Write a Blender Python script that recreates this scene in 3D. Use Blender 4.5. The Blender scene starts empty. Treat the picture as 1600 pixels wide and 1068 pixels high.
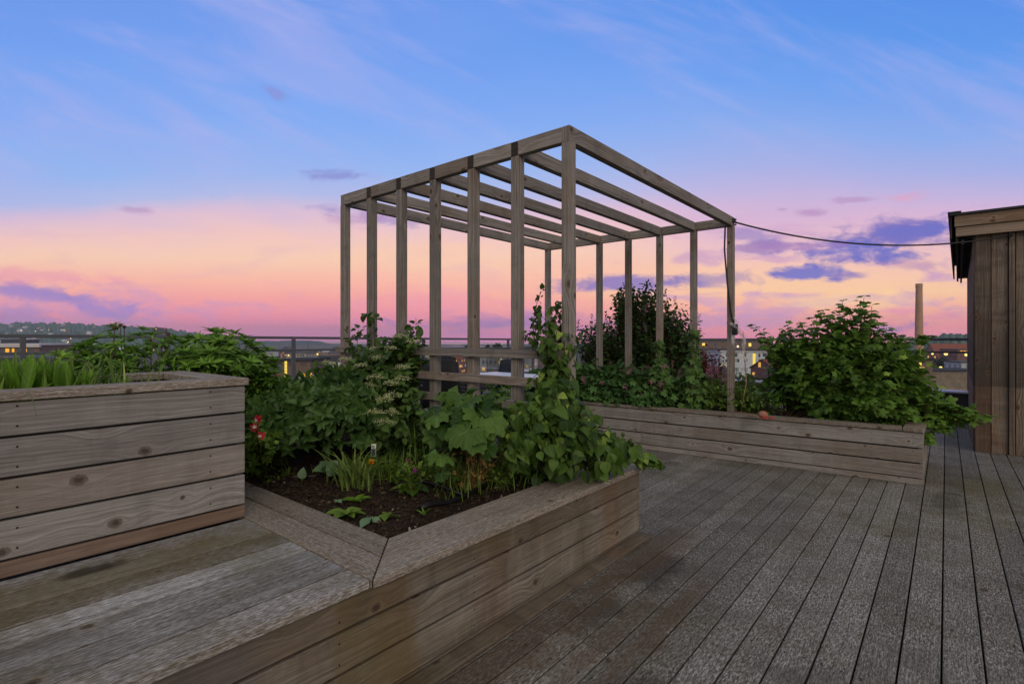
import bpy, math, random
import numpy as np
from math import radians, sin, cos, pi

random.seed(7)
RNG = np.random.default_rng(11)
SC = bpy.context.scene
COL = SC.collection

# ------------------------------------------------------------------ frame of reference
# +Y runs along the deck boards, X across them, camera at the origin 1.2 m above the deck
TH = radians(39.7)
FW = np.array([-sin(TH), cos(TH), 0.0]); RT = np.array([cos(TH), sin(TH), 0.0]); UP = np.array([0, 0, 1.0])
EYE = np.array([0, 0, 1.2]); FX = 817.0; HY = 527.0

def P(x, y, d):                       # a place seen at reference sight line (x, y), d metres ahead
    return EYE + d * FW + d * (x - 800) / FX * RT + d * (HY - y) / FX * UP
def G(x, y, z):                       # where that sight line meets height z
    return P(x, y, (1.2 - z) * FX / (y - HY))
def nrm(v):
    v = np.asarray(v, float); return v / (np.linalg.norm(v, axis=-1, keepdims=True) + 1e-12)
def lin(r, g, b):
    f = lambda c: (c / 255 / 12.92) if c / 255 <= 0.04045 else ((c / 255 + 0.055) / 1.055) ** 2.4
    return (f(r), f(g), f(b), 1.0)

# ------------------------------------------------------------------ node helper
class NT:
    def __init__(s, nt):
        s.t = nt; s.t.nodes.clear()
    def n(s, typ, ins=None, **props):
        nd = s.t.nodes.new(typ)
        for k, v in props.items(): setattr(nd, k, v)
        for k, v in (ins or {}).items(): s.set(nd, k, v)
        return nd
    def set(s, nd, k, v):
        sock = nd.inputs[k]
        if isinstance(v, bpy.types.NodeSocket): s.t.links.new(v, sock)
        else: sock.default_value = v
    def m(s, op, a, b=0.0, c=0.0, clamp=False):
        nd = s.n('ShaderNodeMath', operation=op, use_clamp=clamp)
        for i, v in enumerate((a, b, c)): s.set(nd, i, v)
        return nd.outputs[0]
    def vm(s, op, a, b=(0, 0, 0)):
        nd = s.n('ShaderNodeVectorMath', operation=op); s.set(nd, 0, a); s.set(nd, 1, b)
        return nd.outputs['Value'] if op in ('DOT_PRODUCT', 'LENGTH') else nd.outputs[0]
    def ss(s, x, a, b, lo=0.0, hi=1.0):
        nd = s.n('ShaderNodeMapRange', interpolation_type='SMOOTHSTEP')
        for i, v in zip((0, 1, 2, 3, 4), (x, a, b, lo, hi)): s.set(nd, i, v)
        return nd.outputs[0]
    def lr(s, x, a, b, lo=0.0, hi=1.0):
        nd = s.n('ShaderNodeMapRange')
        for i, v in zip((0, 1, 2, 3, 4), (x, a, b, lo, hi)): s.set(nd, i, v)
        return nd.outputs[0]
    def mix(s, f, a, b, mode='MIX'):
        nd = s.n('ShaderNodeMix', data_type='RGBA', blend_type=mode)
        s.set(nd, 0, f); s.set(nd, 6, a); s.set(nd, 7, b)
        return nd.outputs[2]
    def xyz(s, v):
        nd = s.n('ShaderNodeSeparateXYZ', {0: v}); return nd.outputs
    def cmb(s, x=0.0, y=0.0, z=0.0):
        nd = s.n('ShaderNodeCombineXYZ', {0: x, 1: y, 2: z}); return nd.outputs[0]
    def noise(s, vec, scale=1.0, detail=3.0, rough=0.55, dims='3D', dist=0.0):
        nd = s.n('ShaderNodeTexNoise', noise_dimensions=dims)
        s.set(nd, 'Vector', vec); s.set(nd, 'Scale', scale); s.set(nd, 'Detail', detail)
        s.set(nd, 'Roughness', rough); s.set(nd, 'Distortion', dist)
        return nd.outputs[0]
    def ramp(s, f, stops, interp='LINEAR'):
        nd = s.n('ShaderNodeValToRGB', {0: f}); cr = nd.color_ramp; cr.interpolation = interp
        while len(cr.elements) < len(stops): cr.elements.new(0.5)
        for e, (p, c) in zip(cr.elements, stops): e.position = p; e.color = c
        return nd.outputs[0]
    def attr(s, name):
        return s.n('ShaderNodeAttribute', attribute_name=name).outputs['Fac']
    def out(s, shader):
        o = s.n('ShaderNodeOutputMaterial'); s.t.links.new(shader, o.inputs[0])
    def pbr(s, color, rough=0.7, normal=None, spec=0.3, metal=0.0, **kw):
        nd = s.n('ShaderNodeBsdfPrincipled')
        s.set(nd, 'Base Color', color); s.set(nd, 'Roughness', rough); s.set(nd, 'Metallic', metal)
        s.set(nd, 'Specular IOR Level', spec)
        for k, v in kw.items(): s.set(nd, k.replace('_', ' '), v)
        if normal is not None: s.set(nd, 'Normal', normal)
        return nd.outputs[0]
    def bump(s, h, strength=0.3, dist=0.01):
        nd = s.n('ShaderNodeBump', {'Height': h, 'Strength': strength, 'Distance': dist}); return nd.outputs[0]

def newmat(name):
    m = bpy.data.materials.new(name); m.use_nodes = True
    return m, NT(m.node_tree)

# ------------------------------------------------------------------ materials
def wood(name, dark, light, brown, fuzz=0.0, fuzzcol=None, knots=0.5, tonevar=0.5, green=0.0, bump=0.35,
         contrast=1.0, spots=(), zstain=None, streak=0.0, drip=0.0):
    m, t = newmat(name)
    uv = t.n('ShaderNodeUVMap').outputs[0]
    u, v, _ = t.xyz(uv)
    obj = t.n('ShaderNodeNewGeometry').outputs['Position']
    var = t.attr('var')
    su, sv = 2.1, 7.0
    kv = t.cmb(t.m('MULTIPLY', u, su), t.m('MULTIPLY', v, sv))
    vor = t.n('ShaderNodeTexVoronoi', {'Vector': kv, 'Scale': 1.0}, voronoi_dimensions='2D')
    dif = t.xyz(t.vm('SUBTRACT', kv, vor.outputs['Position']))
    dx = t.m('MULTIPLY', dif[0], 0.75 / su); dy = t.m('MULTIPLY', dif[1], 1 / sv)
    wob = t.m('MULTIPLY', t.m('SUBTRACT', t.noise(t.cmb(t.m('MULTIPLY', u, 70.0), t.m('MULTIPLY', v, 70.0)), 1, 3, dims='2D'), 0.5), 0.012)
    r0 = t.m('ADD', t.m('SQRT', t.m('ADD', t.m('MULTIPLY', dx, dx), t.m('MULTIPLY', dy, dy))), wob)
    cellr = t.xyz(vor.outputs['Color'])
    gate = t.m('GREATER_THAN', cellr[0], knots)
    r = t.m('ADD', r0, gate)
    e = t.m('EXPONENT', t.m('MULTIPLY', -1.0, t.m('POWER', t.m('DIVIDE', r, 0.05), 2.0)))
    low = t.noise(t.cmb(t.m('MULTIPLY', u, 0.9), t.m('MULTIPLY', v, 5.0)), 1, 2, dims='2D')
    Gc = t.m('ADD', v, t.m('MULTIPLY', t.m('SUBTRACT', r, dy), e))
    Gc = t.m('ADD', Gc, t.m('MULTIPLY', t.m('SUBTRACT', low, 0.5), 0.055))
    g1 = t.noise(t.cmb(t.m('MULTIPLY', u, 0.7), t.m('MULTIPLY', Gc, 105.0)), 1, 3, 0.6, dims='2D')
    g2 = t.noise(t.cmb(t.m('MULTIPLY', u, 9.0), t.m('MULTIPLY', v, 330.0)), 1, 2, 0.6, dims='2D')
    g3 = t.noise(t.cmb(t.m('MULTIPLY', u, 1.3), t.m('MULTIPLY', v, 13.0)), 1, 3, 0.6, dims='2D')
    k = 0.27 / contrast
    f = t.ss(g1, 0.5 - k, 0.5 + k)
    c = t.mix(f, dark, light)
    g4 = t.noise(t.cmb(t.m('MULTIPLY', u, 0.9), t.m('MULTIPLY', Gc, 210.0)), 1, 2, 0.6, dims='2D')
    c = t.mix(t.m('MULTIPLY', t.ss(g4, .5, .3), .3), c, tuple(q * .6 for q in dark[:3]) + (1,))
    # brown or raw patches that sit on the wood itself
    bl = t.noise(obj, 2.3, 4, 0.6)
    var2 = t.m('FRACT', t.m('MULTIPLY', var, 7.31))
    bf = t.m('MULTIPLY', t.ss(t.m('ADD', bl, t.m('MULTIPLY', t.m('SUBTRACT', var2, 0.5), 0.35)), 0.42, 0.68), 0.55)
    c = t.mix(bf, c, t.mix(0.5, t.mix(1.0, c, brown, 'MULTIPLY'), brown))
    c = t.mix(t.m('MULTIPLY', t.ss(g3, 0.45, 0.75), 0.35), c, t.mix(0.5, c, light))
    if fuzz:
        fl = t.noise(t.cmb(t.m('MULTIPLY', u, 42.0), t.m('MULTIPLY', v, 165.0)), 1, 4, 0.7, dims='2D', dist=0.6)
        area = t.noise(obj, 3.5, 4, 0.62)
        fm = t.m('MULTIPLY', t.ss(fl, 0.47, 0.64), t.ss(area, 0.28, 0.62, 0.3, 1.0))
        c = t.mix(t.m('MULTIPLY', fm, fuzz), c, fuzzcol)
        c = t.mix(t.m('MULTIPLY', t.ss(fl, 0.46, 0.34), 0.45), c, dark)
    if streak:
        st = t.noise(t.cmb(t.m('MULTIPLY', u, 38.0), t.m('MULTIPLY', v, 200.0)), 1, 3, 0.65, dims='2D')
        ar = t.noise(obj, 4.0, 3, 0.6)
        c = t.mix(t.m('MULTIPLY', t.m('MULTIPLY', t.ss(st, 0.46, 0.66), t.ss(ar, 0.3, 0.6, 0.35, 1.0)), streak), c, fuzzcol)
    if drip:
        dn = t.noise(t.cmb(t.m('MULTIPLY', u, 7.0), t.m('MULTIPLY', v, 1.6)), 1, 4, 0.65, dims='2D')
        c = t.mix(t.m('MULTIPLY', t.ss(dn, 0.5, 0.72), drip), c, tuple(q * .55 for q in dark[:3]) + (1,))
        c = t.mix(t.m('MULTIPLY', t.ss(dn, 0.44, 0.26), drip * .6), c, tuple(min(1, q * 1.25) for q in light[:3]) + (1,))
    if green:
        gn = t.noise(obj, 1.7, 5, 0.65)
        c = t.mix(t.m('MULTIPLY', t.ss(gn, 0.46, 0.68), green), c, lin(84, 78, 44))
    for (sx, sy, rx, ry, col, amt) in spots:
        px = t.xyz(obj)
        ex = t.m('DIVIDE', t.m('SUBTRACT', px[0], sx), rx); ey = t.m('DIVIDE', t.m('SUBTRACT', px[1], sy), ry)
        q = t.m('SQRT', t.m('ADD', t.m('MULTIPLY', ex, ex), t.m('MULTIPLY', ey, ey)))
        q = t.m('ADD', q, t.m('MULTIPLY', t.m('SUBTRACT', t.noise(obj, 9.0, 4, 0.65), 0.5), 1.6))
        c = t.mix(t.m('MULTIPLY', t.ss(q, 1.1, 0.35), amt), c, col)
    c = t.mix(1.0, c, t.n('ShaderNodeCombineColor', {0: t.lr(g2, 0.2, 0.8, 0.72, 1.25), 1: t.lr(g2, 0.2, 0.8, 0.72, 1.25), 2: t.lr(g2, 0.2, 0.8, 0.72, 1.25)}).outputs[0], 'MULTIPLY')
    tv = t.lr(var, 0, 1, 1 - tonevar / 2, 1 + tonevar / 2)
    c = t.mix(1.0, c, t.n('ShaderNodeCombineColor', {0: tv, 1: tv, 2: tv}).outputs[0], 'MULTIPLY')
    if zstain:
        z = t.xyz(obj)[2]
        zn = t.m('ADD', z, t.m('MULTIPLY', t.m('SUBTRACT', t.noise(obj, 6.0, 3, 0.6), 0.5), 0.05))
        c = t.mix(t.m('MULTIPLY', t.ss(zn, zstain[0] - 0.012, zstain[0] + 0.012), t.ss(zn, zstain[0] + 1.1, zstain[0] + 0.2)), c, t.mix(0.62, c, zstain[1]))
    kr = t.m('MULTIPLY', t.lr(cellr[1], 0, 1, 0.45, 1.2), 0.014)
    kf = t.ss(t.m('DIVIDE', r, kr), 1.25, 0.35)
    halo = t.m('MULTIPLY', t.ss(t.m('DIVIDE', r, kr), 3.0, 1.1), 0.5)
    c = t.mix(halo, c, t.mix(0.5, c, brown))
    rim = t.m('MULTIPLY', t.ss(t.m('DIVIDE', r, kr), 0.55, 1.0), t.ss(t.m('DIVIDE', r, kr), 1.3, 1.02))
    c = t.mix(t.m('MULTIPLY', kf, 0.85), c, t.mix(t.ss(t.noise(t.cmb(t.m('MULTIPLY', r, 700.0), cellr[1]), 1, 2, dims='2D'), .4, .6), lin(38, 31, 27), lin(78, 62, 52)))
    c = t.mix(t.m('MULTIPLY', rim, 0.4), c, lin(48, 39, 34))
    h = t.m('ADD', t.m('MULTIPLY', g1, 0.6), t.m('MULTIPLY', g2, 0.5))
    t.out(t.pbr(c, 0.82, t.bump(h, bump, 0.004), spec=0.22))
    return m

M = {}
M['deck'] = wood('deck_wood', lin(66, 61, 54), lin(112, 106, 98), lin(104, 90, 70), fuzz=0.68, fuzzcol=lin(182, 181, 178), knots=0.07, streak=0.28,
                 tonevar=0.42, green=0.32, bump=0.6, contrast=0.8,
                 spots=[(-1.16, 2.55, 0.13, 0.34, lin(52, 50, 48), 0.75), (-1.17, 2.0, 0.10, 0.25, lin(56, 52, 47), 0.7),
                        (-0.915, 2.1, 0.07, 0.75, lin(92, 72, 52), 0.55), (-1.04, 1.85, 0.06, 0.5, lin(88, 70, 52), 0.45), (-1.3, 1.0, 0.22, 1.6, lin(84, 68, 46), 0.6),
                        (-1.27, 2.7, 0.16, 0.7, lin(92, 74, 52), 0.5), (-0.98, 1.3, 0.12, 0.2, lin(54, 50, 46), 0.6),
                        (-0.35, 2.0, 0.12, 0.3, lin(66, 62, 58), 0.45), (0.02, 5.0, 0.14, 0.4, lin(62, 60, 50), 0.6),
                        (-0.8, 1.55, 0.12, 0.25, lin(58, 50, 42), 0.5), (0.25, 5.6, 0.25, 0.6, lin(86, 80, 52), 0.5)])
M['bench'] = wood('bench_wood', lin(94, 90, 86), lin(162, 160, 157), lin(132, 112, 76), fuzz=0.3, fuzzcol=lin(206, 204, 206), knots=0.25,
                  tonevar=0.5, green=0.5, bump=0.5, streak=0.62, spots=[(-2.1, 0.3, .22, 1.2, lin(104, 94, 58), .6), (-1.95, -.3, .16, .8, lin(96, 86, 54), .5), (-2.2, .45, .05, .12, lin(52, 46, 38), .8), (-1.78, .1, .08, .5, lin(88, 78, 62), .5)])
M['cap'] = wood('cap_wood', lin(96, 86, 74), lin(142, 130, 116), lin(132, 110, 84), fuzz=0.5, fuzzcol=lin(186, 180, 174), knots=0.3,
                tonevar=0.25, green=0.25, bump=0.5, streak=0.3)
M['plank'] = wood('plank_wood', lin(116, 111, 106), lin(164, 159, 154), lin(146, 130, 116), knots=0.9, tonevar=0.32, green=0.16, bump=0.25, contrast=0.75, drip=0.22)
M['front'] = wood('bed_front_wood_shaded', lin(82, 75, 66), lin(138, 129, 117), lin(128, 110, 88), knots=0.8, tonevar=0.4, green=0.5, bump=0.25,  # base tones darkened to stand for shade on the deck side, plus real stains
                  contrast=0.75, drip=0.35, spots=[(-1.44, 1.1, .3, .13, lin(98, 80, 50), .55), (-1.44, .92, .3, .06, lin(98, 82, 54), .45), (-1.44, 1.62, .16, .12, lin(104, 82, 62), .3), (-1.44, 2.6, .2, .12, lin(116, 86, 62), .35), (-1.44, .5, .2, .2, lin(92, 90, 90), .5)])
M['redplank'] = wood('reddish_plank_wood', lin(108, 92, 80), lin(142, 122, 108), lin(136, 110, 92), knots=0.4, tonevar=0.2, bump=0.2)
M['pergola'] = wood('pergola_wood', lin(104, 98, 92), lin(160, 152, 144), lin(150, 128, 108), knots=0.7, tonevar=0.4, bump=0.3, drip=0.25)
M['endgrain'] = wood('end_grain_wood', lin(52, 47, 42), lin(72, 65, 58), lin(64, 54, 44), knots=0.0, tonevar=0.3, bump=0.3)
M['shed'] = wood('shed_wood', lin(84, 76, 69), lin(144, 128, 114), lin(138, 100, 76), knots=0.7, tonevar=0.7, drip=0.4, bump=0.3,
                 zstain=(0.69, lin(62, 57, 53)))
M['fascia'] = wood('fascia_wood', lin(120, 104, 88), lin(168, 148, 128), lin(164, 126, 92), knots=0.5, tonevar=0.3, bump=0.3)
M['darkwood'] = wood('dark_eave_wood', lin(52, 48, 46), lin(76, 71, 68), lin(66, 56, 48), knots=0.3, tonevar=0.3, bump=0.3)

def flat(name, col, rough=0.6, metal=0.0, spec=0.4, nscale=20, namt=0.25, bumpk=0.0):
    m, t = newmat(name)
    o = t.n('ShaderNodeTexCoord').outputs['Object']
    n = t.noise(o, nscale, 4, 0.6)
    c = t.mix(t.m('MULTIPLY', t.ss(n, 0.3, 0.7), namt), col, tuple(x * 0.45 for x in col[:3]) + (1,))
    t.out(t.pbr(c, rough, t.bump(n, bumpk, 0.01) if bumpk else None, spec, metal))
    return m
M['metal'] = flat('railing_metal', lin(92, 93, 97), 0.5, 0.3, 0.5, 8, 0.2)
M['cable'] = flat('cable_rubber', lin(26, 26, 30), 0.5)
M['black'] = flat('chair_black', lin(30, 32, 36), 0.6, 0, 0.4)
M['white'] = flat('table_white', lin(214, 218, 226), 0.45, 0, 0.5, 6, 0.08)
M['steel'] = flat('flashing_zinc', lin(170, 178, 192), 0.4, 0.35, 0.5, 3, 0.25)
M['parapet'] = flat('parapet_dark', lin(64, 62, 62), 0.85, 0, 0.2, 5, 0.4)
M['hose'] = flat('hose_rubber', lin(26, 25, 27), 0.45)
M['terracotta'] = flat('pinkish_stone', lin(168, 118, 100), 0.9, 0, 0.2, 60, 0.4)
M['red'] = flat('red_plastic', lin(186, 50, 44), 0.5)
M['bamboo'] = flat('cane', lin(166, 132, 96), 0.7, 0, 0.2, 30, 0.4)
M['tagwhite'] = flat('tag_white', lin(226, 228, 222), 0.5, 0, 0.4, 30, 0.05)
M['tagdark'] = flat('tag_print', lin(38, 62, 56), 0.5, 0, 0.4, 30, 0.05)
M['screw'] = flat('screw_rust', lin(44, 38, 34), 0.8, 0, 0.2, 60, 0.2)
M['bark'] = flat('stem_bark', lin(92, 78, 58), 0.85, 0, 0.2, 40, 0.5)
M['stem'] = flat('green_stem', lin(92, 104, 52), 0.7, 0, 0.2, 30, 0.35)

def soilmat():
    m, t = newmat('garden_soil')
    o = t.n('ShaderNodeNewGeometry').outputs['Position']
    n = t.noise(o, 9, 6, 0.7); n2 = t.noise(o, 120, 3, 0.7)
    c = t.ramp(n2, [(0.3, lin(26, 20, 16)), (0.55, lin(62, 50, 42)), (0.78, lin(98, 84, 74))])
    c = t.mix(t.ss(n, 0.45, 0.7), c, t.mix(0.6, c, lin(40, 32, 26)))
    t.out(t.pbr(c, 0.95, t.bump(n2, 0.9, 0.02), 0.1)); return m
M['soil'] = soilmat()

def leafmat(name, a, b, c2=None, rough=0.5, trans=0.2, vein=0.35, spec=0.25, young=None):
    """a, b: darkest and lightest of the leaves of this plant, one tone for each leaf"""
    m, t = newmat(name)
    if 'petal' not in name and 'floret' not in name: a = tuple(q * .8 for q in a[:3]) + (1,); b = tuple(q * .88 for q in b[:3]) + (1,)
    var = t.attr('var')
    stops = [(0.0, a), (0.7, b)] + ([(0.93, b), (1.0, young)] if young else [(1.0, b)])
    c = t.ramp(var, stops)
    uv = t.xyz(t.n('ShaderNodeUVMap').outputs[0])
    ax = t.m('ABSOLUTE', uv[0])
    mid = t.ss(ax, 0.035, 0.0)
    side = t.m('SINE', t.m('MULTIPLY', t.m('SUBTRACT', uv[1], t.m('MULTIPLY', ax, 0.8)), 46.0))
    sv = t.m('MULTIPLY', t.ss(side, 0.75, 1.0), 0.45)
    light = tuple(min(1, x * 2.2 + 0.01) for x in b[:3]) + (1,)
    c = t.mix(t.m('MULTIPLY', t.m('MAXIMUM', mid, sv), vein), c, light)
    n = t.noise(t.n('ShaderNodeNewGeometry').outputs['Position'], 60, 2, 0.6)
    c = t.mix(t.m('MULTIPLY', t.ss(n, 0.45, 0.75), 0.3), c, tuple(x * 0.55 for x in b[:3]) + (1,))
    p = t.pbr(c, rough, t.bump(t.m('ADD', t.m('MULTIPLY', sv, -1.0), n), 0.25, 0.004), spec)
    tr = t.n('ShaderNodeBsdfTranslucent', {'Color': t.mix(0.5, c, light)}).outputs[0]
    mx = t.n('ShaderNodeMixShader', {0: trans}); t.set(mx, 1, p); t.set(mx, 2, tr)
    t.out(mx.outputs[0]); return m
M['phlox'] = leafmat('phlox_leaf', lin(44, 74, 24), lin(112, 152, 54), young=lin(146, 180, 70))
M['peony'] = leafmat('peony_leaf', lin(32, 58, 26), lin(76, 108, 50), rough=0.42)
M['hydr'] = leafmat('climbing_hydrangea_leaf', lin(42, 66, 30), lin(88, 118, 52))
M['kiwi'] = leafmat('vine_leaf', lin(34, 60, 20), lin(86, 116, 42), young=lin(140, 162, 70), vein=0.35)
M['big'] = leafmat('large_lobed_leaf', lin(44, 76, 30), lin(92, 124, 54), vein=0.4, rough=0.55)
M['currant'] = leafmat('currant_leaf', lin(36, 66, 22), lin(100, 136, 50), young=lin(142, 170, 72))
M['geran'] = leafmat('geranium_leaf', lin(42, 76, 36), lin(86, 124, 62))
M['hop'] = leafmat('hop_leaf', lin(50, 80, 34), lin(92, 124, 58))
M['lilac'] = leafmat('lilac_leaf', lin(30, 54, 24), lin(68, 100, 46), vein=0.2)
M['maple'] = leafmat('red_maple_leaf', lin(58, 16, 22), lin(112, 34, 40), vein=0.1)
M['grass'] = leafmat('strap_leaf', lin(66, 92, 36), lin(124, 146, 72), vein=0.0, young=lin(176, 172, 108))
M['sorrel'] = leafmat('broad_upright_leaf', lin(56, 96, 20), lin(112, 152, 44), trans=0.35, vein=0.25)
M['sedum'] = leafmat('fleshy_leaf', lin(80, 112, 84), lin(116, 146, 108), trans=0.1, vein=0.15, rough=0.5)
M['weed'] = leafmat('weed_leaf', lin(58, 88, 28), lin(112, 142, 52), vein=0.2)
M['dry'] = leafmat('dry_stalk', lin(126, 98, 52), lin(188, 154, 96), vein=0.0, rough=0.8)
M['cream'] = leafmat('cream_floret', lin(150, 162, 96), lin(206, 206, 152), vein=0.0, rough=0.7, trans=0.3)
M['pink'] = leafmat('pink_petal', lin(150, 84, 112), lin(196, 132, 150), vein=0.0, rough=0.7, trans=0.3)
M['purple'] = leafmat('purple_petal', lin(112, 84, 116), lin(170, 136, 168), vein=0.0, rough=0.7, trans=0.3)
M['redpetal'] = leafmat('red_petal', lin(176, 24, 32), lin(212, 54, 56), vein=0.0, rough=0.6, trans=0.3)
M['whitepetal'] = leafmat('white_petal', lin(226, 214, 200), lin(244, 236, 222), vein=0.0, rough=0.6, trans=0.3)
M['orange'] = leafmat('orange_petal', lin(216, 140, 14), lin(240, 178, 30), vein=0.0, rough=0.6, trans=0.3)
M['magenta'] = leafmat('magenta_petal', lin(122, 44, 112), lin(158, 74, 146), vein=0.0, rough=0.6, trans=0.3)
M['tree'] = leafmat('far_tree_leaf', lin(38, 50, 34), lin(62, 76, 50), vein=0.0)

def glassmat():
    m, t = newmat('railing_glass')
    fr = t.n('ShaderNodeFresnel', {'IOR': 1.35}).outputs[0]
    tr = t.n('ShaderNodeBsdfTransparent', {'Color': (0.90, 0.93, 0.93, 1)}).outputs[0]
    gl = t.n('ShaderNodeBsdfGlossy', {'Color': (0.9, 0.9, 0.9, 1), 'Roughness': 0.03}).outputs[0]
    mx = t.n('ShaderNodeMixShader', {0: t.m('MULTIPLY', fr, 0.8)}); t.set(mx, 1, tr); t.set(mx, 2, gl)
    t.out(mx.outputs[0]); return m
M['glass'] = glassmat()
def filmmat():
    m, t = newmat('clear_plastic_film')
    n = t.noise(t.n('ShaderNodeTexCoord').outputs['Object'], 35, 3, 0.6)
    tr = t.n('ShaderNodeBsdfTransparent').outputs[0]
    p = t.pbr(lin(226, 222, 224), 0.25, t.bump(n, 0.6, 0.02), 0.6)
    mx = t.n('ShaderNodeMixShader', {0: t.ss(n, 0.3, 0.75, 0.1, 0.5)}); t.set(mx, 1, tr); t.set(mx, 2, p)
    t.out(mx.outputs[0]); return m
M['film'] = filmmat()
def glow(name, col, strength):
    m, t = newmat(name)
    e = t.n('ShaderNodeEmission', {'Color': col, 'Strength': strength}).outputs[0]
    t.out(e); return m
M['lamp'] = glow('lamp_glow', lin(255, 206, 120), 2.2)
M['lampwhite'] = glow('lamp_white_glow', lin(255, 232, 190), 2.0)
M['winlit'] = glow('lit_window', lin(255, 178, 60), 1.1)
M['winlit2'] = glow('lit_window_yellow', lin(255, 214, 96), 1.25)
M['windark'] = flat('dark_window', lin(84, 88, 98), 0.15, 0, 0.6, 1, 0.2)

_bm = {}
def facade(wall, lit=0.12, sx=3.0, sz=3.1, key=None):
    k = (wall, lit, sx, sz)
    if k in _bm: return _bm[k]
    m, t = newmat('facade')
    g = t.n('ShaderNodeNewGeometry'); o = t.n('ShaderNodeTexCoord').outputs['Object']
    x, y, z = t.xyz(o); nx, ny, nz = t.xyz(t.n('ShaderNodeTexCoord').outputs['Normal'])
    s = t.m('ADD', t.m('MULTIPLY', x, t.m('GREATER_THAN', t.m('ABSOLUTE', ny), 0.5)), t.m('MULTIPLY', y, t.m('GREATER_THAN', t.m('ABSOLUTE', nx), 0.5)))
    a = t.m('DIVIDE', s, sx); b = t.m('DIVIDE', z, sz)
    fa = t.m('FRACT', a); fb = t.m('FRACT', b)
    w = t.m('MULTIPLY', t.m('MULTIPLY', t.m('GREATER_THAN', fa, 0.28), t.m('LESS_THAN', fa, 0.72)),
            t.m('MULTIPLY', t.m('GREATER_THAN', fb, 0.3), t.m('LESS_THAN', fb, 0.76)))
    w = t.m('MULTIPLY', w, t.m('LESS_THAN', t.m('ABSOLUTE', nz), 0.4))
    oi = t.n('ShaderNodeObjectInfo').outputs['Random']
    wn = t.n('ShaderNodeTexWhiteNoise', {'Vector': t.cmb(t.m('FLOOR', a), t.m('FLOOR', b), t.m('MULTIPLY', oi, 99.0))}, noise_dimensions='3D')
    li = t.m('MULTIPLY', w, t.m('LESS_THAN', wn.outputs[0], lit))
    n = t.noise(o, 0.8, 4, 0.6)
    tone = t.lr(oi, 0, 1, 0.8, 1.2)
    base = t.mix(t.m('MULTIPLY', t.ss(n, 0.35, 0.7), 0.3), wall, tuple(q * 0.5 for q in wall[:3]) + (1,))
    base = t.mix(1.0, base, t.n('ShaderNodeCombineColor', {0: tone, 1: tone, 2: tone}).outputs[0], 'MULTIPLY')
    c = t.mix(w, base, t.mix(.45, base, lin(66, 68, 76)))
    p = t.n('ShaderNodeBsdfPrincipled'); t.set(p, 'Base Color', c); t.set(p, 'Roughness', t.lr(w, 0, 1, 0.85, 0.25))
    t.set(p, 'Emission Color', lin(255, 184, 84)); t.set(p, 'Emission Strength', t.m('MULTIPLY', li, 0.9))
    t.out(p.outputs[0]); _bm[k] = m
    return m
def rough(name, cols, scale=0.05, bumpk=0.4, sc2=0.4):
    m, t = newmat(name)
    o = t.n('ShaderNodeNewGeometry').outputs['Position']
    n = t.noise(o, scale, 6, 0.7); n2 = t.noise(o, sc2, 4, 0.65)
    c = t.ramp(t.m('ADD', t.m('MULTIPLY', n, 0.6), t.m('MULTIPLY', n2, 0.4)), [(0.36, cols[0]), (0.5, cols[1]), (0.64, cols[2])])
    t.out(t.pbr(c, 0.95, t.bump(n2, bumpk, 1.0), 0.1)); return m
M['ground'] = rough('city_ground', (lin(60, 62, 52), lin(94, 88, 80), lin(128, 118, 108)), 0.02, 0.3, 0.15)
M['forest'] = rough('forest_hill', (lin(62, 84, 70), lin(82, 106, 86), lin(102, 124, 100)), 0.012, 0.8, 0.08)
M['farhill'] = rough('far_hills', (lin(60, 74, 66), lin(74, 88, 78), lin(92, 104, 90)), 0.003, 0.5, 0.02)
def watermat():
    m, t = newmat('fjord_water')
    n = t.noise(t.n('ShaderNodeNewGeometry').outputs['Position'], 0.03, 3, 0.5)
    t.out(t.pbr(lin(60, 80, 96), 0.18, t.bump(n, 0.15, 1.0), 0.5)); return m
M['water'] = watermat()
M['roofred'] = flat('roof_tiles_red', lin(138, 82, 66), 0.85, 0, 0.2, 0.8, 0.4)
M['roofgrey'] = flat('roof_grey', lin(96, 96, 102), 0.8, 0, 0.2, 0.6, 0.4)
M['roofpale'] = flat('roof_pale', lin(196, 192, 194), 0.7, 0, 0.3, 0.4, 0.2)
M['roofdark'] = flat('roof_dark', lin(62, 62, 66), 0.8, 0, 0.2, 0.6, 0.3)
M['copper'] = flat('copper_spire', lin(96, 112, 98), 0.7, 0, 0.3, 0.6, 0.3)
M['brick'] = flat('chimney_brick', lin(184, 146, 118), 0.9, 0, 0.2, 0.35, 0.4)
M['stone'] = flat('stone_wall', lin(150, 132, 116), 0.95, 0, 0.2, 0.7, 0.6)

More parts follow.
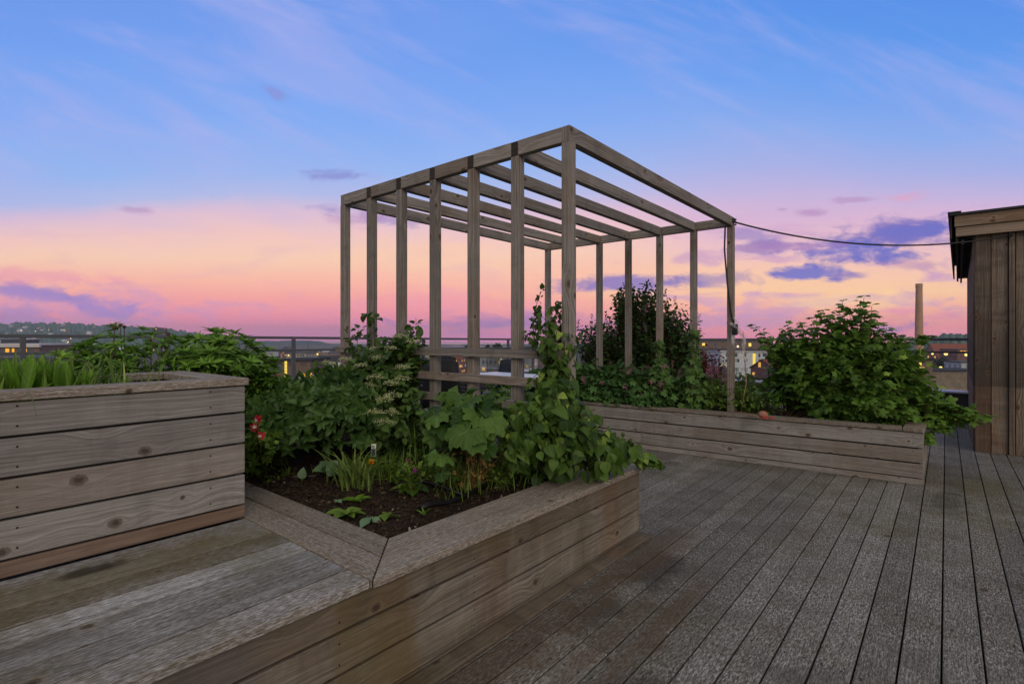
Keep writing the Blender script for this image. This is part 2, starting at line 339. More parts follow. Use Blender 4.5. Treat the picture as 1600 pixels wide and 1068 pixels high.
# ------------------------------------------------------------------ mesh builder
class MB:
    def __init__(s):
        s.v = []; s.f = []; s.uv = []; s.var = []; s.mi = []; s.nv = 0; s.blocks = []
    def add(s, verts, faces, uvs=None, var=0.5, mi=0):
        verts = np.asarray(verts, float); b = s.nv
        s.v.append(verts); s.nv += len(verts)
        s.var.append(np.full(len(verts), var) if np.isscalar(var) else np.asarray(var))
        for i, f in enumerate(faces):
            s.f.append([b + q for q in f]); s.mi.append(mi)
            if uvs is None: s.uv.extend([(0.0, 0.0)] * len(f))
            else: s.uv.extend(uvs[i])
    def board(s, p0, u, v, w, L, W, T, mi=0, var=None):
        p0 = np.asarray(p0, float); u, v, w = (np.asarray(q, float) for q in (u, v, w))
        ou, ov = random.uniform(0, 40), random.uniform(0, 40)
        var = random.random() if var is None else var
        c = [p0 + a * L * u + b * W * v + d * T * w for d in (0, 1) for b in (0, 1) for a in (0, 1)]
        # index = d*4+b*2+a
        ac = lambda i: ((i & 1) * L, ((i >> 1) & 1) * W, ((i >> 2) & 1) * T)
        faces = [(0, 2, 3, 1), (4, 5, 7, 6), (0, 1, 5, 4), (2, 6, 7, 3), (0, 4, 6, 2), (1, 3, 7, 5)]
        hand = np.dot(np.cross(u, v), w)
        uvs = []
        ff = []
        for k, f in enumerate(faces):
            if hand < 0: f = f[::-1]
            ff.append(f)
            row = []
            for i in f:
                a, b, d = ac(i)
                if k < 2: row.append((ou + a, ov + b + (0.37 if k == 0 else 0)))
                elif k < 4: row.append((ou + a, ov + W + d + (0.21 if k == 2 else 0)))
                else: row.append((ou + d * 0.3, ov + b))
            uvs.append(row)
        s.add(c, ff, uvs, var, mi)
    def box(s, lo, hi, mi=0, var=0.5):
        lo = np.asarray(lo, float); hi = np.asarray(hi, float); d = hi - lo
        s.board(lo, (1, 0, 0), (0, 1, 0), (0, 0, 1), d[0], d[1], d[2], mi, var)
    def tube(s, pts, rad, sides=6, mi=0, var=0.5, cap=True):
        pts = np.asarray(pts, float); n = len(pts)
        rad = np.full(n, rad) if np.isscalar(rad) else np.asarray(rad, float)
        tg = np.gradient(pts, axis=0); tg = nrm(tg)
        ref = np.array([0, 0, 1.0]) if abs(tg[0][2]) < 0.9 else np.array([1.0, 0, 0])
        ring = []
        for i in range(n):
            a = nrm(np.cross(tg[i], ref)); b = np.cross(a, tg[i])
            th = np.arange(sides) * 2 * pi / sides
            ring.append(pts[i] + rad[i] * (np.cos(th)[:, None] * a + np.sin(th)[:, None] * b))
        V = np.concatenate(ring); F = []
        for i in range(n - 1):
            for k in range(sides):
                F.append((i * sides + k, i * sides + (k + 1) % sides, (i + 1) * sides + (k + 1) % sides, (i + 1) * sides + k))
        if cap:
            F.append(tuple(range(sides))[::-1]); F.append(tuple((n - 1) * sides + k for k in range(sides)))
        s.add(V, F, None, var, mi)
    def leaves(s, tmpl, pos, tip, nor, size, var, wide=1.0):
        """many leaves in one go; tmpl = (V, F, UV)"""
        V, F, U = tmpl; n = len(pos)
        if n == 0: return
        pos = np.asarray(pos, float); t = nrm(tip); nn = np.asarray(nor, float)
        nn = nn - (nn * t).sum(1, keepdims=True) * t
        bad = np.linalg.norm(nn, axis=1) < 1e-3
        nn[bad] = np.cross(t[bad], np.array([0.3, 0.7, 0.2])); nn = nrm(nn)
        b = np.cross(t, nn)
        size = np.broadcast_to(np.asarray(size, float), (n,)); wide = np.broadcast_to(np.asarray(wide, float), (n,))
        W = pos[:, None, :] + size[:, None, None] * (V[None, :, 0:1] * wide[:, None, None] * b[:, None, :] + V[None, :, 1:2] * t[:, None, :] + V[None, :, 2:3] * nn[:, None, :])
        k = len(V); base = s.nv
        s.v.append(W.reshape(-1, 3)); s.nv += n * k
        s.var.append(np.repeat(np.asarray(var, float), k))
        off = (base + np.arange(n) * k)
        uvf = [[tuple(U[i]) for i in f] for f in F]
        flat_uv = [q for r in uvf for q in r]
        for o in off:
            o = int(o)
            for f in F: s.f.append([o + i for i in f])
            s.uv.extend(flat_uv)
        s.mi.extend([0] * (n * len(F)))
    def build(s, name, mats, parent=None, bevel=0.0, smooth=False, kind=None, origin=None):
        me = bpy.data.meshes.new(name)
        V = np.concatenate(s.v) if s.v else np.zeros((0, 3))
        org = np.zeros(3)
        if parent is not None: org = np.array(parent['_o']) 
        elif origin is not None: org = np.asarray(origin, float)
        V = V - org
        if parent is not None and parent.get('_rz', 0.0):
            a = -parent['_rz']; c_, s_ = cos(a), sin(a)
            V = np.stack([V[:, 0] * c_ - V[:, 1] * s_, V[:, 0] * s_ + V[:, 1] * c_, V[:, 2]], 1)
        me.from_pydata(V.tolist(), [], s.f)
        uvl = me.uv_layers.new(name='UVMap')
        uvl.data.foreach_set('uv', np.asarray(s.uv, dtype=np.float32).ravel())
        at = me.attributes.new('var', 'FLOAT', 'POINT')
        at.data.foreach_set('value', np.concatenate(s.var).astype(np.float32))
        if not isinstance(mats, (list, tuple)): mats = [mats]
        for m_ in mats: me.materials.append(m_)
        if len(mats) > 1: me.polygons.foreach_set('material_index', np.asarray(s.mi, dtype=np.int32))
        if smooth: me.polygons.foreach_set('use_smooth', np.ones(len(s.f), dtype=bool))
        me.update()
        o = bpy.data.objects.new(name, me); COL.objects.link(o)
        if parent is not None: o.parent = parent; o['_o'] = [float(q) for q in org]; o['_rz'] = float(parent.get('_rz', 0.0))
        elif origin is not None: o.location = org.tolist()
        if bevel:
            bv = o.modifiers.new('bevel', 'BEVEL'); bv.width = bevel; bv.segments = 2; bv.limit_method = 'ANGLE'
        if kind: o['kind'] = kind
        return o

def thing(name, label, cat, loc, group=None, rz=0.0):
    o = bpy.data.objects.new(name, None); COL.objects.link(o)
    o.location = [float(q) for q in loc]; o.rotation_euler = (0, 0, rz); o.empty_display_size = 0.1
    o['_o'] = [float(q) for q in loc]; o['_rz'] = rz
    o['label'] = label; o['category'] = cat
    if group: o['group'] = group
    return o
def tag(o, label, cat, group=None, kind=None):
    o['label'] = label; o['category'] = cat
    if group: o['group'] = group
    if kind: o['kind'] = kind
    return o
X_ = np.array([1.0, 0, 0]); Y_ = np.array([0, 1.0, 0]); Z_ = np.array([0, 0, 1.0])

def screws(mb, pts, nvec, r=0.0035):
    a = nrm(np.cross(nvec, Z_ if abs(nvec[2]) < .9 else X_)); b = np.cross(nvec, a)
    for p in pts:
        th = np.arange(8) * pi / 4
        V = [np.asarray(p) + nvec * 0.0012 + r * (cos(t) * a + sin(t) * b) for t in th]
        mb.add(V, [tuple(range(8))], None, 0.4, 1)

# ------------------------------------------------------------------ deck
mb = MB()
PITCH, GAP = 0.1217, 0.0065
b0 = -0.013
k = -50
for k in range(-80, 62):
    x0 = b0 + k * PITCH
    y = -2.2 - random.uniform(0, 3.5)
    while y < 10.55:
        L = random.choice([3.6, 4.2, 4.8, 5.4]); y1 = min(y + L, 10.55)
        if y1 > -2.0 and y1 - y > 0.05:
            ys = max(y, -2.0)
            mb.board((x0 + GAP / 2, ys, -0.028 + random.uniform(-0.001, 0.001)), Y_, -X_ * -1, Z_, y1 - ys - 0.003, PITCH - GAP, 0.028)
        y += L
for k in range(-12, 14):
    for j in range(11):
        for q in (.028, .092): screws(mb, [np.array([b0 + k * PITCH + q + random.uniform(-.004, .004), .4 + j * .6 + random.uniform(-.008, .008), 0.0015])], Z_, .0042)
deck = mb.build('deck', [M['deck'], M['screw']], bevel=0.003, kind='structure')
mb = MB(); mb.box((-9.9, -2.2, -0.30), (7.9, 10.6, -0.06)); 
mb.build('roof_slab', M['parapet'], kind='structure')
mb = MB()
mb.box((-9.9, -2.2, -30), (7.9, 10.95, -0.305)); mb.build('building_below', M['stone'], kind='structure')

# ------------------------------------------------------------------ planters
BED = 0.424
# --- low bed with bench in front
bed = thing('planter', 'low wooden planting bed with bench seat and mitred cap boards beside the open deck', 'planter', (-1.42, 1.9, 0))
fx = -1.440                                    # front boards' outer face
mb = MB()
zs = [(0.029, 0.122), (0.161, 0.122), (0.293, 0.099)]
for (z0, hgt) in zs:
    y = -2.0
    cuts = [-2.0, random.uniform(-0.5, 0.0), 2.955]
    for a, b in zip(cuts[:-1], cuts[1:]):
        mb.board((fx - 0.024, a, z0), Y_, Z_, X_, b - a - 0.003, hgt, 0.024)
    screws(mb, [(fx, yy, z0 + q) for yy in (0.3, 0.9, 1.5, 2.1, 2.7, 2.93) for q in (0.03, 0.095)], X_)
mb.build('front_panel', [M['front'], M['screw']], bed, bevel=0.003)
mb = MB()
mb.board((fx - 0.03, -2.0, 0.002), Y_, Z_, X_, 4.955, 0.02, 0.024)
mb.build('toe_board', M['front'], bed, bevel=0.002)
mb = MB()
mb.board((fx + 0.002, -2.0, 0.002), Y_, X_, Z_, 4.96, 0.075, 0.014)
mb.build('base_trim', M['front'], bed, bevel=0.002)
mb = MB()
for (z0, hgt) in zs:
    mb.board((fx - 0.03, 2.935, z0), -X_, Z_, Y_, 3.0, hgt, 0.024)
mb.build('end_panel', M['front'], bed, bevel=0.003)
mb = MB()
mb.box((-4.66, 1.0, 0.0), (-4.62, 2.95, 0.42)); mb.box((fx - 0.05, 1.1, 0.0), (fx - 0.03, 2.93, 0.37))
mb.box((-4.62, 2.90, 0.0), (fx - 0.05, 2.93, 0.40))
mb.build('liner', M['parapet'], bed)
# cap boards: mitred at the near corner
def quad_slab(mb, corners, z0, z1, udir):
    """slab over a 4-corner outline (counter clockwise)"""
    c = [np.array([x, y, z]) for z in (z0, z1) for (x, y) in corners]
    n = len(corners)
    F = [tuple(range(n))[::-1], tuple(range(n, 2 * n))] + [(i, (i + 1) % n, n + (i + 1) % n, n + i) for i in range(n)]
    ud = np.array(udir); vd = np.cross(Z_, ud); ou, ov = random.uniform(0, 40), random.uniform(0, 40)
    uv = [[(ou + float(np.dot(c[i], ud)), ov + float(np.dot(c[i], vd)) + float(c[i][2])) for i in f] for f in F]
    mb.add(c, F, uv, random.random())
xo = -1.412; yo = 1.002; wc = 0.125; g = 0.007
mb = MB()
for i in range(2):
    a0, a1 = i * wc + (g if i else 0), (i + 1) * wc
    # along Y (front cap)
    x1, x0 = xo - a0, xo - a1
    quad_slab(mb, [(x0, yo + a1 + 0.003), (x1, yo + a0 + 0.003), (x1, 2.985), (x0, 2.985)], BED - 0.03, BED, (0, 1, 0))
mb.build('cap_board', M['cap'], bed, bevel=0.003)
mb = MB()
for i in range(2):
    a0, a1 = i * wc + (g if i else 0), (i + 1) * wc
    quad_slab(mb, [(-4.62, yo + a0), (xo - a0 - 0.004, yo + a0), (xo - a1 - 0.004, yo + a1), (-4.62, yo + a1)], BED - 0.03, BED, (1, 0, 0))
mb.build('cap_board', M['cap'], bed, bevel=0.003)
mb = MB()
mb.board((-4.62, 2.965 - 0.12, BED - 0.03), X_, Y_, Z_, 4.62 - 1.67, 0.12, 0.03); mb.build('cap_board', M['cap'], bed, bevel=0.003)
mb = MB()
nb = 7; wb = (2.318 - 1.412) / nb
for i in range(nb):
    mb.board((-1.412 - (i + 1) * wb + 0.003, -2.0, BED - 0.030 + random.uniform(-0.0015, 0.0015)), Y_, X_, Z_, 3.0 - 0.003, wb - 0.012, 0.030)
mb.build('bench_seat', M['bench'], bed, bevel=0.003)

# --- raised planter behind the bench
rp = thing('planter', 'tall raised wooden planter standing on the bench at the left', 'planter', (-2.7, 0.0, BED))
fxr = -2.322; ye = 0.998
mb = MB()
zb = [(0.424 + 0.064, 0.123), (0.424 + 0.196, 0.122), (0.424 + 0.327, 0.123), (0.424 + 0.459, 0.108)]
for (z0, hgt) in zb:
    mb.board((fxr - 0.024, -2.0, z0), Y_, Z_, X_, 2.0 + ye, hgt, 0.024)
    screws(mb, [(fxr, yy, z0 + q) for yy in (-0.5, 0.05, 0.28, 0.86) for q in (0.03, 0.095)], X_)
mb.build('front_panel', [M['plank'], M['screw']], rp, bevel=0.004)
mb = MB(); mb.board((fxr - 0.022, -2.0, 0.430), Y_, Z_, X_, 2.0 + ye, 0.050, 0.022); mb.build('base_board', M['redplank'], rp, bevel=0.003)
mb = MB()
for (z0, hgt) in zb + [(0.432, 0.05)]:
    mb.board((fxr - 0.025, ye - 0.026, z0), -X_, Z_, Y_, 0.70, hgt, 0.024)
mb.build('end_panel', M['plank'], rp, bevel=0.004)
mb = MB()
for (z0, hgt) in zb: mb.board((-3.06, -2.0, z0), Y_, Z_, X_, 2.0 + ye - 0.03, hgt, 0.02)
mb.build('back_panel', M['plank'], rp, bevel=0.004)
mb = MB(); mb.box((fxr - 0.04, -2.0, 0.46), (fxr - 0.026, 0.96, 0.99)); mb.box((-3.035, 0.945, 0.46), (fxr - 0.045, 0.965, 0.99)); mb.build('liner', M['parapet'], rp)
zc = 0.996
mb = MB()
quad_slab(mb, [(fxr - 0.118, -2.0), (fxr + 0.012, -2.0), (fxr + 0.012, ye + 0.012), (fxr - 0.118, ye - 0.118)], zc, zc + 0.030, (0, 1, 0))
mb.build('cap_board', M['cap'], rp, bevel=0.003)
mb = MB()
quad_slab(mb, [(-3.08, ye + 0.012), (-2.95, ye - 0.118), (fxr - 0.120, ye - 0.118), (fxr + 0.009, ye + 0.012)][::-1], zc, zc + 0.030, (1, 0, 0))
mb.build('cap_board', M['cap'], rp, bevel=0.003)
mb = MB()
quad_slab(mb, [(-3.08, -2.0), (-2.95, -2.0), (-2.95, ye - 0.121), (-3.08, ye + 0.008)], zc, zc + 0.030, (0, 1, 0))
mb.build('cap_board', M['cap'], rp, bevel=0.003)

# --- long planter under the pergola's far side
e1 = nrm(np.array([2.06, 0.132, 0])); e2 = np.array([-e1[1], e1[0], 0])
RC = np.array([-0.14, 5.386, 0.0])             # right front corner
LP = 4.35
pl = thing('planter', 'long low wooden planter along the far side of the pergola', 'planter', RC - e1 * LP / 2)
W2 = 1.05
mb = MB()
zr = [(0.056, 0.113), (0.181, 0.109), (0.303, 0.119)]
cl = [[0, 2.65, LP], [0, 2.62, LP], [0, 1.9, LP]]
for (z0, hgt), cc in zip(zr, [[0, 1.95, LP], [0, 1.95, LP], [0, LP]]):
    for a, b in zip(cc[:-1], cc[1:]):
        q0 = RC - e1 * LP + e1 * (a + 0.0015)
        mb.board(q0 + Z_ * z0, e1, Z_, e2, b - a - 0.003, hgt, 0.024)
    screws(mb, [RC - e1 * (LP - xx) + Z_ * (z0 + q) for xx in (0.7, 1.3, 1.88, 2.1, 2.8, 3.4, 4.0, 4.28) for q in (0.03, 0.09)], -e2)
mb.build('front_panel', [M['plank'], M['screw']], pl, bevel=0.003)
mb = MB(); mb.board(RC - e1 * LP - e2 * 0.006 + Z_ * 0.002, e1, Z_, e2, LP + 0.004, 0.046, 0.024); mb.build('toe_board', M['plank'], pl, bevel=0.003)
mb = MB()
for (z0, hgt) in zr + [(0.003, 0.046)]:
    mb.board(RC - e1 * 0.026 + e2 * 0.026 + Z_ * z0, Y_, Z_, X_, W2, hgt, 0.024)
mb.build('end_panel', M['plank'], pl, bevel=0.003)
mb = MB()
for (z0, hgt) in zr: mb.board(RC - e1 * LP + e2 * (W2) + Z_ * z0, e1, Z_, e2, LP - 0.03, hgt, 0.02)
mb.build('back_panel', M['plank'], pl, bevel=0.003)
mb = MB(); mb.board(RC - e1 * (LP) + e2 * 0.03 + Z_ * 0.02, e1, Z_, e2, LP - 0.03, 0.38, 0.012); mb.build('liner', M['parapet'], pl)
zt = 0.430
mb = MB()
mb.board(RC - e1 * LP - e2 * 0.012 + Z_ * zt, e1, e2, Z_, 2.9, 0.13, 0.028); mb.build('cap_board', M['cap'], pl, bevel=0.003)
mb = MB()
mb.board(RC - e1 * (LP - 2.903) - e2 * 0.012 + Z_ * zt, e1, e2, Z_, LP - 2.903 - 0.14, 0.13, 0.028); mb.build('cap_board', M['cap'], pl, bevel=0.003)
mb = MB()
mb.board(RC - e1 * 0.136 - e2 * 0.012 + Z_ * zt, Y_, X_, Z_, W2 + 0.03, 0.145, 0.028); mb.build('cap_board', M['cap'], pl, bevel=0.003)

# --- soil
def soil(name, x0, x1, y0, y1, z, amp=0.03, step=0.025, shape=None):
    nx = int((x1 - x0) / step) + 1; ny = int((y1 - y0) / step) + 1
    xs = np.linspace(x0, x1, nx); ys = np.linspace(y0, y1, ny)
    Xg, Yg = np.meshgrid(xs, ys, indexing='ij')
    Zg = z + amp * (np.sin(Xg * 5.1 + 1) * np.sin(Yg * 4.3) * 0.5 + 0.35 * np.sin(Xg * 13 + Yg * 9)) + RNG.normal(0, 0.006, Xg.shape)
    V = np.stack([Xg, Yg, Zg], -1).reshape(-1, 3)
    F = [(i * ny + j, (i + 1) * ny + j, (i + 1) * ny + j + 1, i * ny + j + 1) for i in range(nx - 1) for j in range(ny - 1)]
    m_ = MB(); m_.add(V, F); m_.build(name, M['soil'], kind='structure', smooth=False)
soil('soil', -4.6, -1.665, 1.255, 2.85, 0.372)
soil('soil', -4.6, -3.09, -1.5, 1.0, 0.37, step=0.05)
soil('soil', -2.94, -2.36, -2.0, 0.87, 0.955, 0.01, 0.03)
def soil_z(x, y, z=0.372, amp=0.03):
    return z + amp * (np.sin(x * 5.1 + 1) * np.sin(y * 4.3) * 0.5 + 0.35 * np.sin(x * 13 + y * 9))
m_ = MB()
nx, ny = 90, 18
V = []
for i in range(nx):
    for j in range(ny):
        q = RC - e1 * LP + e1 * (0.04 + i * (LP - 0.1) / (nx - 1)) + e2 * (0.045 + j * (W2 - 0.06) / (ny - 1))
        V.append(q + Z_ * (0.375 + random.gauss(0, 0.01)))
m_.add(V, [(i * ny + j, (i + 1) * ny + j, (i + 1) * ny + j + 1, i * ny + j + 1) for i in range(nx - 1) for j in range(ny - 1)])
m_.build('soil', M['soil'], kind='structure')
# crumbs of soil and bark
m_ = MB()
for i in range(5200):
    x = random.uniform(-3.3, -1.67); y = random.uniform(1.26, 2.6)
    s_ = random.choice([0.003, 0.004, 0.005, 0.007, 0.009])
    z = float(soil_z(x, y)) + 0.002
    p = np.array([x, y, z]); q = RNG.normal(0, s_, (4, 3)); q[:, 2] = np.abs(q[:, 2])
    m_.add(p + q, [(0, 1, 2), (0, 2, 3), (0, 3, 1), (1, 3, 2)], None, random.random())
def crumbmat():
    m, t = newmat('soil_crumb')
    c = t.ramp(t.attr('var'), [(0.0, lin(24, 20, 17)), (0.75, lin(66, 56, 48)), (0.95, lin(100, 84, 68)), (1.0, lin(160, 152, 140))])
    t.out(t.pbr(c, 0.95, None, 0.1)); return m
M['crumb'] = crumbmat()
tag(m_.build('soil_crumbs', M['crumb']), 'loose brown soil crumbs and bark over the open bed', 'soil crumbs', kind='stuff')

# ------------------------------------------------------------------ pergola
pg = thing('pergola', 'open weathered timber pergola with slatted rafters standing in the planting beds', 'pergola', (-2.85, 4.07, 0))
PX, PY, SPX, SPY = -1.70, 2.567, 2.31, 3.0
PS = 0.062
HB = 2.43; BH = 0.092
xs = [PX - i * SPX / 6 for i in range(7)]
for row, yy in enumerate((PY, PY + SPY)):
    for i, x in enumerate(xs):
        mb = MB()
        base = 0.30
        mb.board((x - PS / 2, yy - PS / 2 + (0.0 if row == 0 else 0), base), Z_, X_, Y_, HB - BH - base, PS, PS)
        mb.build('post', M['pergola'], pg, bevel=0.004)
for i, x in enumerate(xs):
    mb = MB(); mb.board((x - 0.026, PY - PS / 2 + 0.001, HB - BH), Y_, X_, Z_, SPY + PS - 0.002, 0.052, BH - (0.002 if 0 < i < 6 else 0.0))
    raf = mb.build('rafter', M['pergola'], pg, bevel=0.003)
    if 0 < i < 6:                              # dark weathered end grain showing between the beam pieces
        mb = MB(); mb.board((x - 0.0255, PY - PS / 2 - 0.002, HB - BH + 0.002), X_, Z_, Y_, 0.051, BH - 0.006, 0.003)
        mb.build('rafter_end', M['endgrain'], raf)
for yy in (PY, PY + SPY):
    for a, b in zip(xs[:-1], xs[1:]):
        mb = MB(); mb.board((b + 0.027, yy - PS / 2 + (0.0 if yy == PY else PS - 0.05), HB - BH + 0.001), X_, Z_, Y_, a - b - 0.054, BH - 0.001, 0.05)
        mb.build('beam', M['pergola'], pg, bevel=0.003)
for zt_ in (1.125, 0.955, 0.808, 0.655):
    mb = MB(); mb.board((xs[-1] - 0.06, PY - PS / 2 - 0.028, zt_ - 0.054), X_, Z_, Y_, SPX + 0.062, 0.054, 0.026)
    mb.build('rail', M['pergola'], pg, bevel=0.003)

# ------------------------------------------------------------------ shed
RZ = radians(-0.8)
su = np.array([cos(RZ), sin(RZ), 0]); sv_ = np.array([-sin(RZ), cos(RZ), 0])
S0 = np.array([0.235, 7.395, 0.0])
sh = thing('shed', 'weathered board clad wooden shed with overhanging roof at the right edge', 'shed', S0)
mb = MB()
x = 0.0; i = 0
while x < 4.2:
    w, pr = [(.128, .024), (.132, .0), (.052, .026), (.13, .002), (.126, .024), (.136, .001), (.12, .025), (.13, .0)][i % 8]
    mb.board(S0 + su * x - sv_ * pr, Z_, su, -sv_, 2.32, w - 0.007, 0.021)
    x += w; i += 1
mb.build('front_wall', M['shed'], sh, bevel=0.003)
mb = MB()
y = 0.0
mb.box((0, 0, 0), (0.001, 0.001, 0.001))
mb = MB()
for j in range(26):
    mb.board(S0 + sv_ * (0.002 + j * 0.19) - su * (0.0 if j % 2 else 0.018), Z_, sv_, su, 2.30, 0.186, 0.02)
mb.build('side_wall', M['shed'], sh, bevel=0.003)
mb = MB(); mb.board(S0 + su * 0.03 + sv_ * 0.02, su, sv_, Z_, 4.1, 4.9, 2.3); mb.build('core', M['darkwood'], sh)
ov = 0.155                                      # eave overhang to the left
front = 0.085
mb = MB()
mb.board(S0 - su * ov - sv_ * (front + 0.022) + Z_ * 2.27, su, Z_, sv_, 4.4, 0.098, 0.024)
mb.build('fascia', M['fascia'], sh, bevel=0.003)
mb = MB()
mb.board(S0 - su * (ov + 0.01) - sv_ * (front + 0.044) + Z_ * 2.372, su, Z_, sv_, 4.4, 0.118, 0.046)
mb.build('fascia', M['fascia'], sh, bevel=0.003)
mb = MB()
mb.board(S0 - su * (ov + 0.05) - sv_ * (front + 0.07) + Z_ * 2.492, su, sv_, Z_, 4.5, 5.15, 0.022)
mb.board(S0 - su * (ov + 0.065) - sv_ * (front + 0.08) + Z_ * 2.5145, su, sv_, Z_, 0.11, 5.2, 0.016)
mb.build('roof', M['roofdark'], sh, bevel=0.002)
mb = MB()
mb.board(S0 - su * (ov + 0.03) - sv_ * front + Z_ * 2.255, sv_, Z_, -su, 5.08, 0.235, 0.020)
mb.board(S0 - su * (ov + 0.002) - sv_ * (front - 0.03) + Z_ * 2.215, sv_, Z_, su, 5.16, 0.15, 0.024)
mb.board(S0 - su * (ov - 0.045) - sv_ * (front - 0.03) + Z_ * 2.19, sv_, Z_, su, 5.2, 0.05, 0.024)
mb.build('eave_board', M['darkwood'], sh, bevel=0.002)
mb = MB()
for j in range(44):
    mb.board(S0 - su * (ov - 0.02) + sv_ * (j * 0.115) + Z_ * 2.262, su, sv_, Z_, ov - 0.01, 0.108, 0.018)
mb.build('soffit', M['darkwood'], sh, bevel=0.002)

# ------------------------------------------------------------------ railing and parapet
LX, RY = -8.14, 10.70
def ztop(x, y):
    if y < RY - 0.01: return 1.245 + (y - 0.0) / 10.7 * (-0.075)
    return 1.17 + (x - LX) / 8 * 0.02
lr_ = thing('railing', 'grey metal and glass railing along the left roof edge', 'railing', (LX, 4, 0.38))
rr_ = thing('railing', 'grey metal and glass railing along the far roof edge towards the shed', 'railing', (-1, RY, 0.38))
def rail(parent, a, b, mid):
    for kind in ('top_rail', 'mid_rail'):
        mb = MB()
        d = b - a; L = np.linalg.norm(d); u = d / L; w = np.cross(Z_, u)
        h, t = (0.042, 0.06) if kind == 'top_rail' else (0.034, 0.03)
        za = (ztop(a[0], a[1]) if kind == 'top_rail' else ztop(a[0], a[1]) - 0.205) - h
        zb_ = (ztop(b[0], b[1]) if kind == 'top_rail' else ztop(b[0], b[1]) - 0.205) - h
        u3 = np.array([d[0], d[1], zb_ - za]); L3 = np.linalg.norm(u3); u3 /= L3
        mb.board(a + Z_ * za - w * t / 2, u3, w, np.cross(u3, w), L3, t, h)
        mb.build(kind, M['metal'], parent, bevel=0.004)
rail(lr_, np.array([LX, -4.0, 0]), np.array([LX, RY + 0.03, 0]), None)
rail(rr_, np.array([LX + 0.035, RY, 0]), np.array([6.0, RY, 0]), None)
ly = [-2.2, 1.03, 4.26, 7.0, 9.66, 10.66]
for yy in ly:
    mb = MB(); mb.board((LX - 0.025, yy - 0.025, 0.36), Z_, X_, Y_, ztop(LX, yy) - 0.043 - 0.36, 0.05, 0.05); mb.build('post', M['metal'], lr_, bevel=0.004)
rxs = [-5.7, -3.25, -0.62, 1.9, 4.4]
for xx in rxs:
    mb = MB(); mb.board((xx - 0.03, RY - 0.025, 0.36), Z_, X_, Y_, ztop(xx, RY) - 0.043 - 0.36, 0.06, 0.05); mb.build('post', M['metal'], rr_, bevel=0.004)
for a, b in zip(ly[:-1], ly[1:]):
    mb = MB(); mb.box((LX - 0.006, a + 0.04, 0.40), (LX + 0.004, b - 0.04, 0.975)); mb.build('glass_panel', M['glass'], lr_)
for a, b in zip([LX + 0.02] + rxs[:-1], rxs):
    mb = MB(); mb.box((a + 0.04, RY - 0.004, 0.40), (b - 0.04, RY + 0.006, 0.96)); mb.build('glass_panel', M['glass'], rr_)
pw = thing('parapet_wall', 'low dark parapet with pale metal flashing under the left glass railing', 'parapet wall', (LX, 4, 0))
mb = MB(); mb.box((LX - 0.16, -4, -0.3), (LX + 0.16, RY + 0.16, 0.34)); mb.build('wall', M['parapet'], pw)
mb = MB(); mb.box((LX - 0.19, -4, 0.342), (LX + 0.19, RY + 0.19, 0.368)); mb.build('flashing', M['steel'], pw, bevel=0.004)
pw2 = thing('parapet_wall', 'low dark parapet with pale metal flashing under the far glass railing', 'parapet wall', (-1, RY, 0))
mb = MB(); mb.box((LX + 0.165, RY - 0.16, -0.3), (7.9, RY + 0.16, 0.34)); mb.build('wall', M['parapet'], pw2)
mb = MB(); mb.box((LX + 0.195, RY - 0.19, 0.342), (7.9, RY + 0.19, 0.368)); mb.build('flashing', M['steel'], pw2, bevel=0.004)

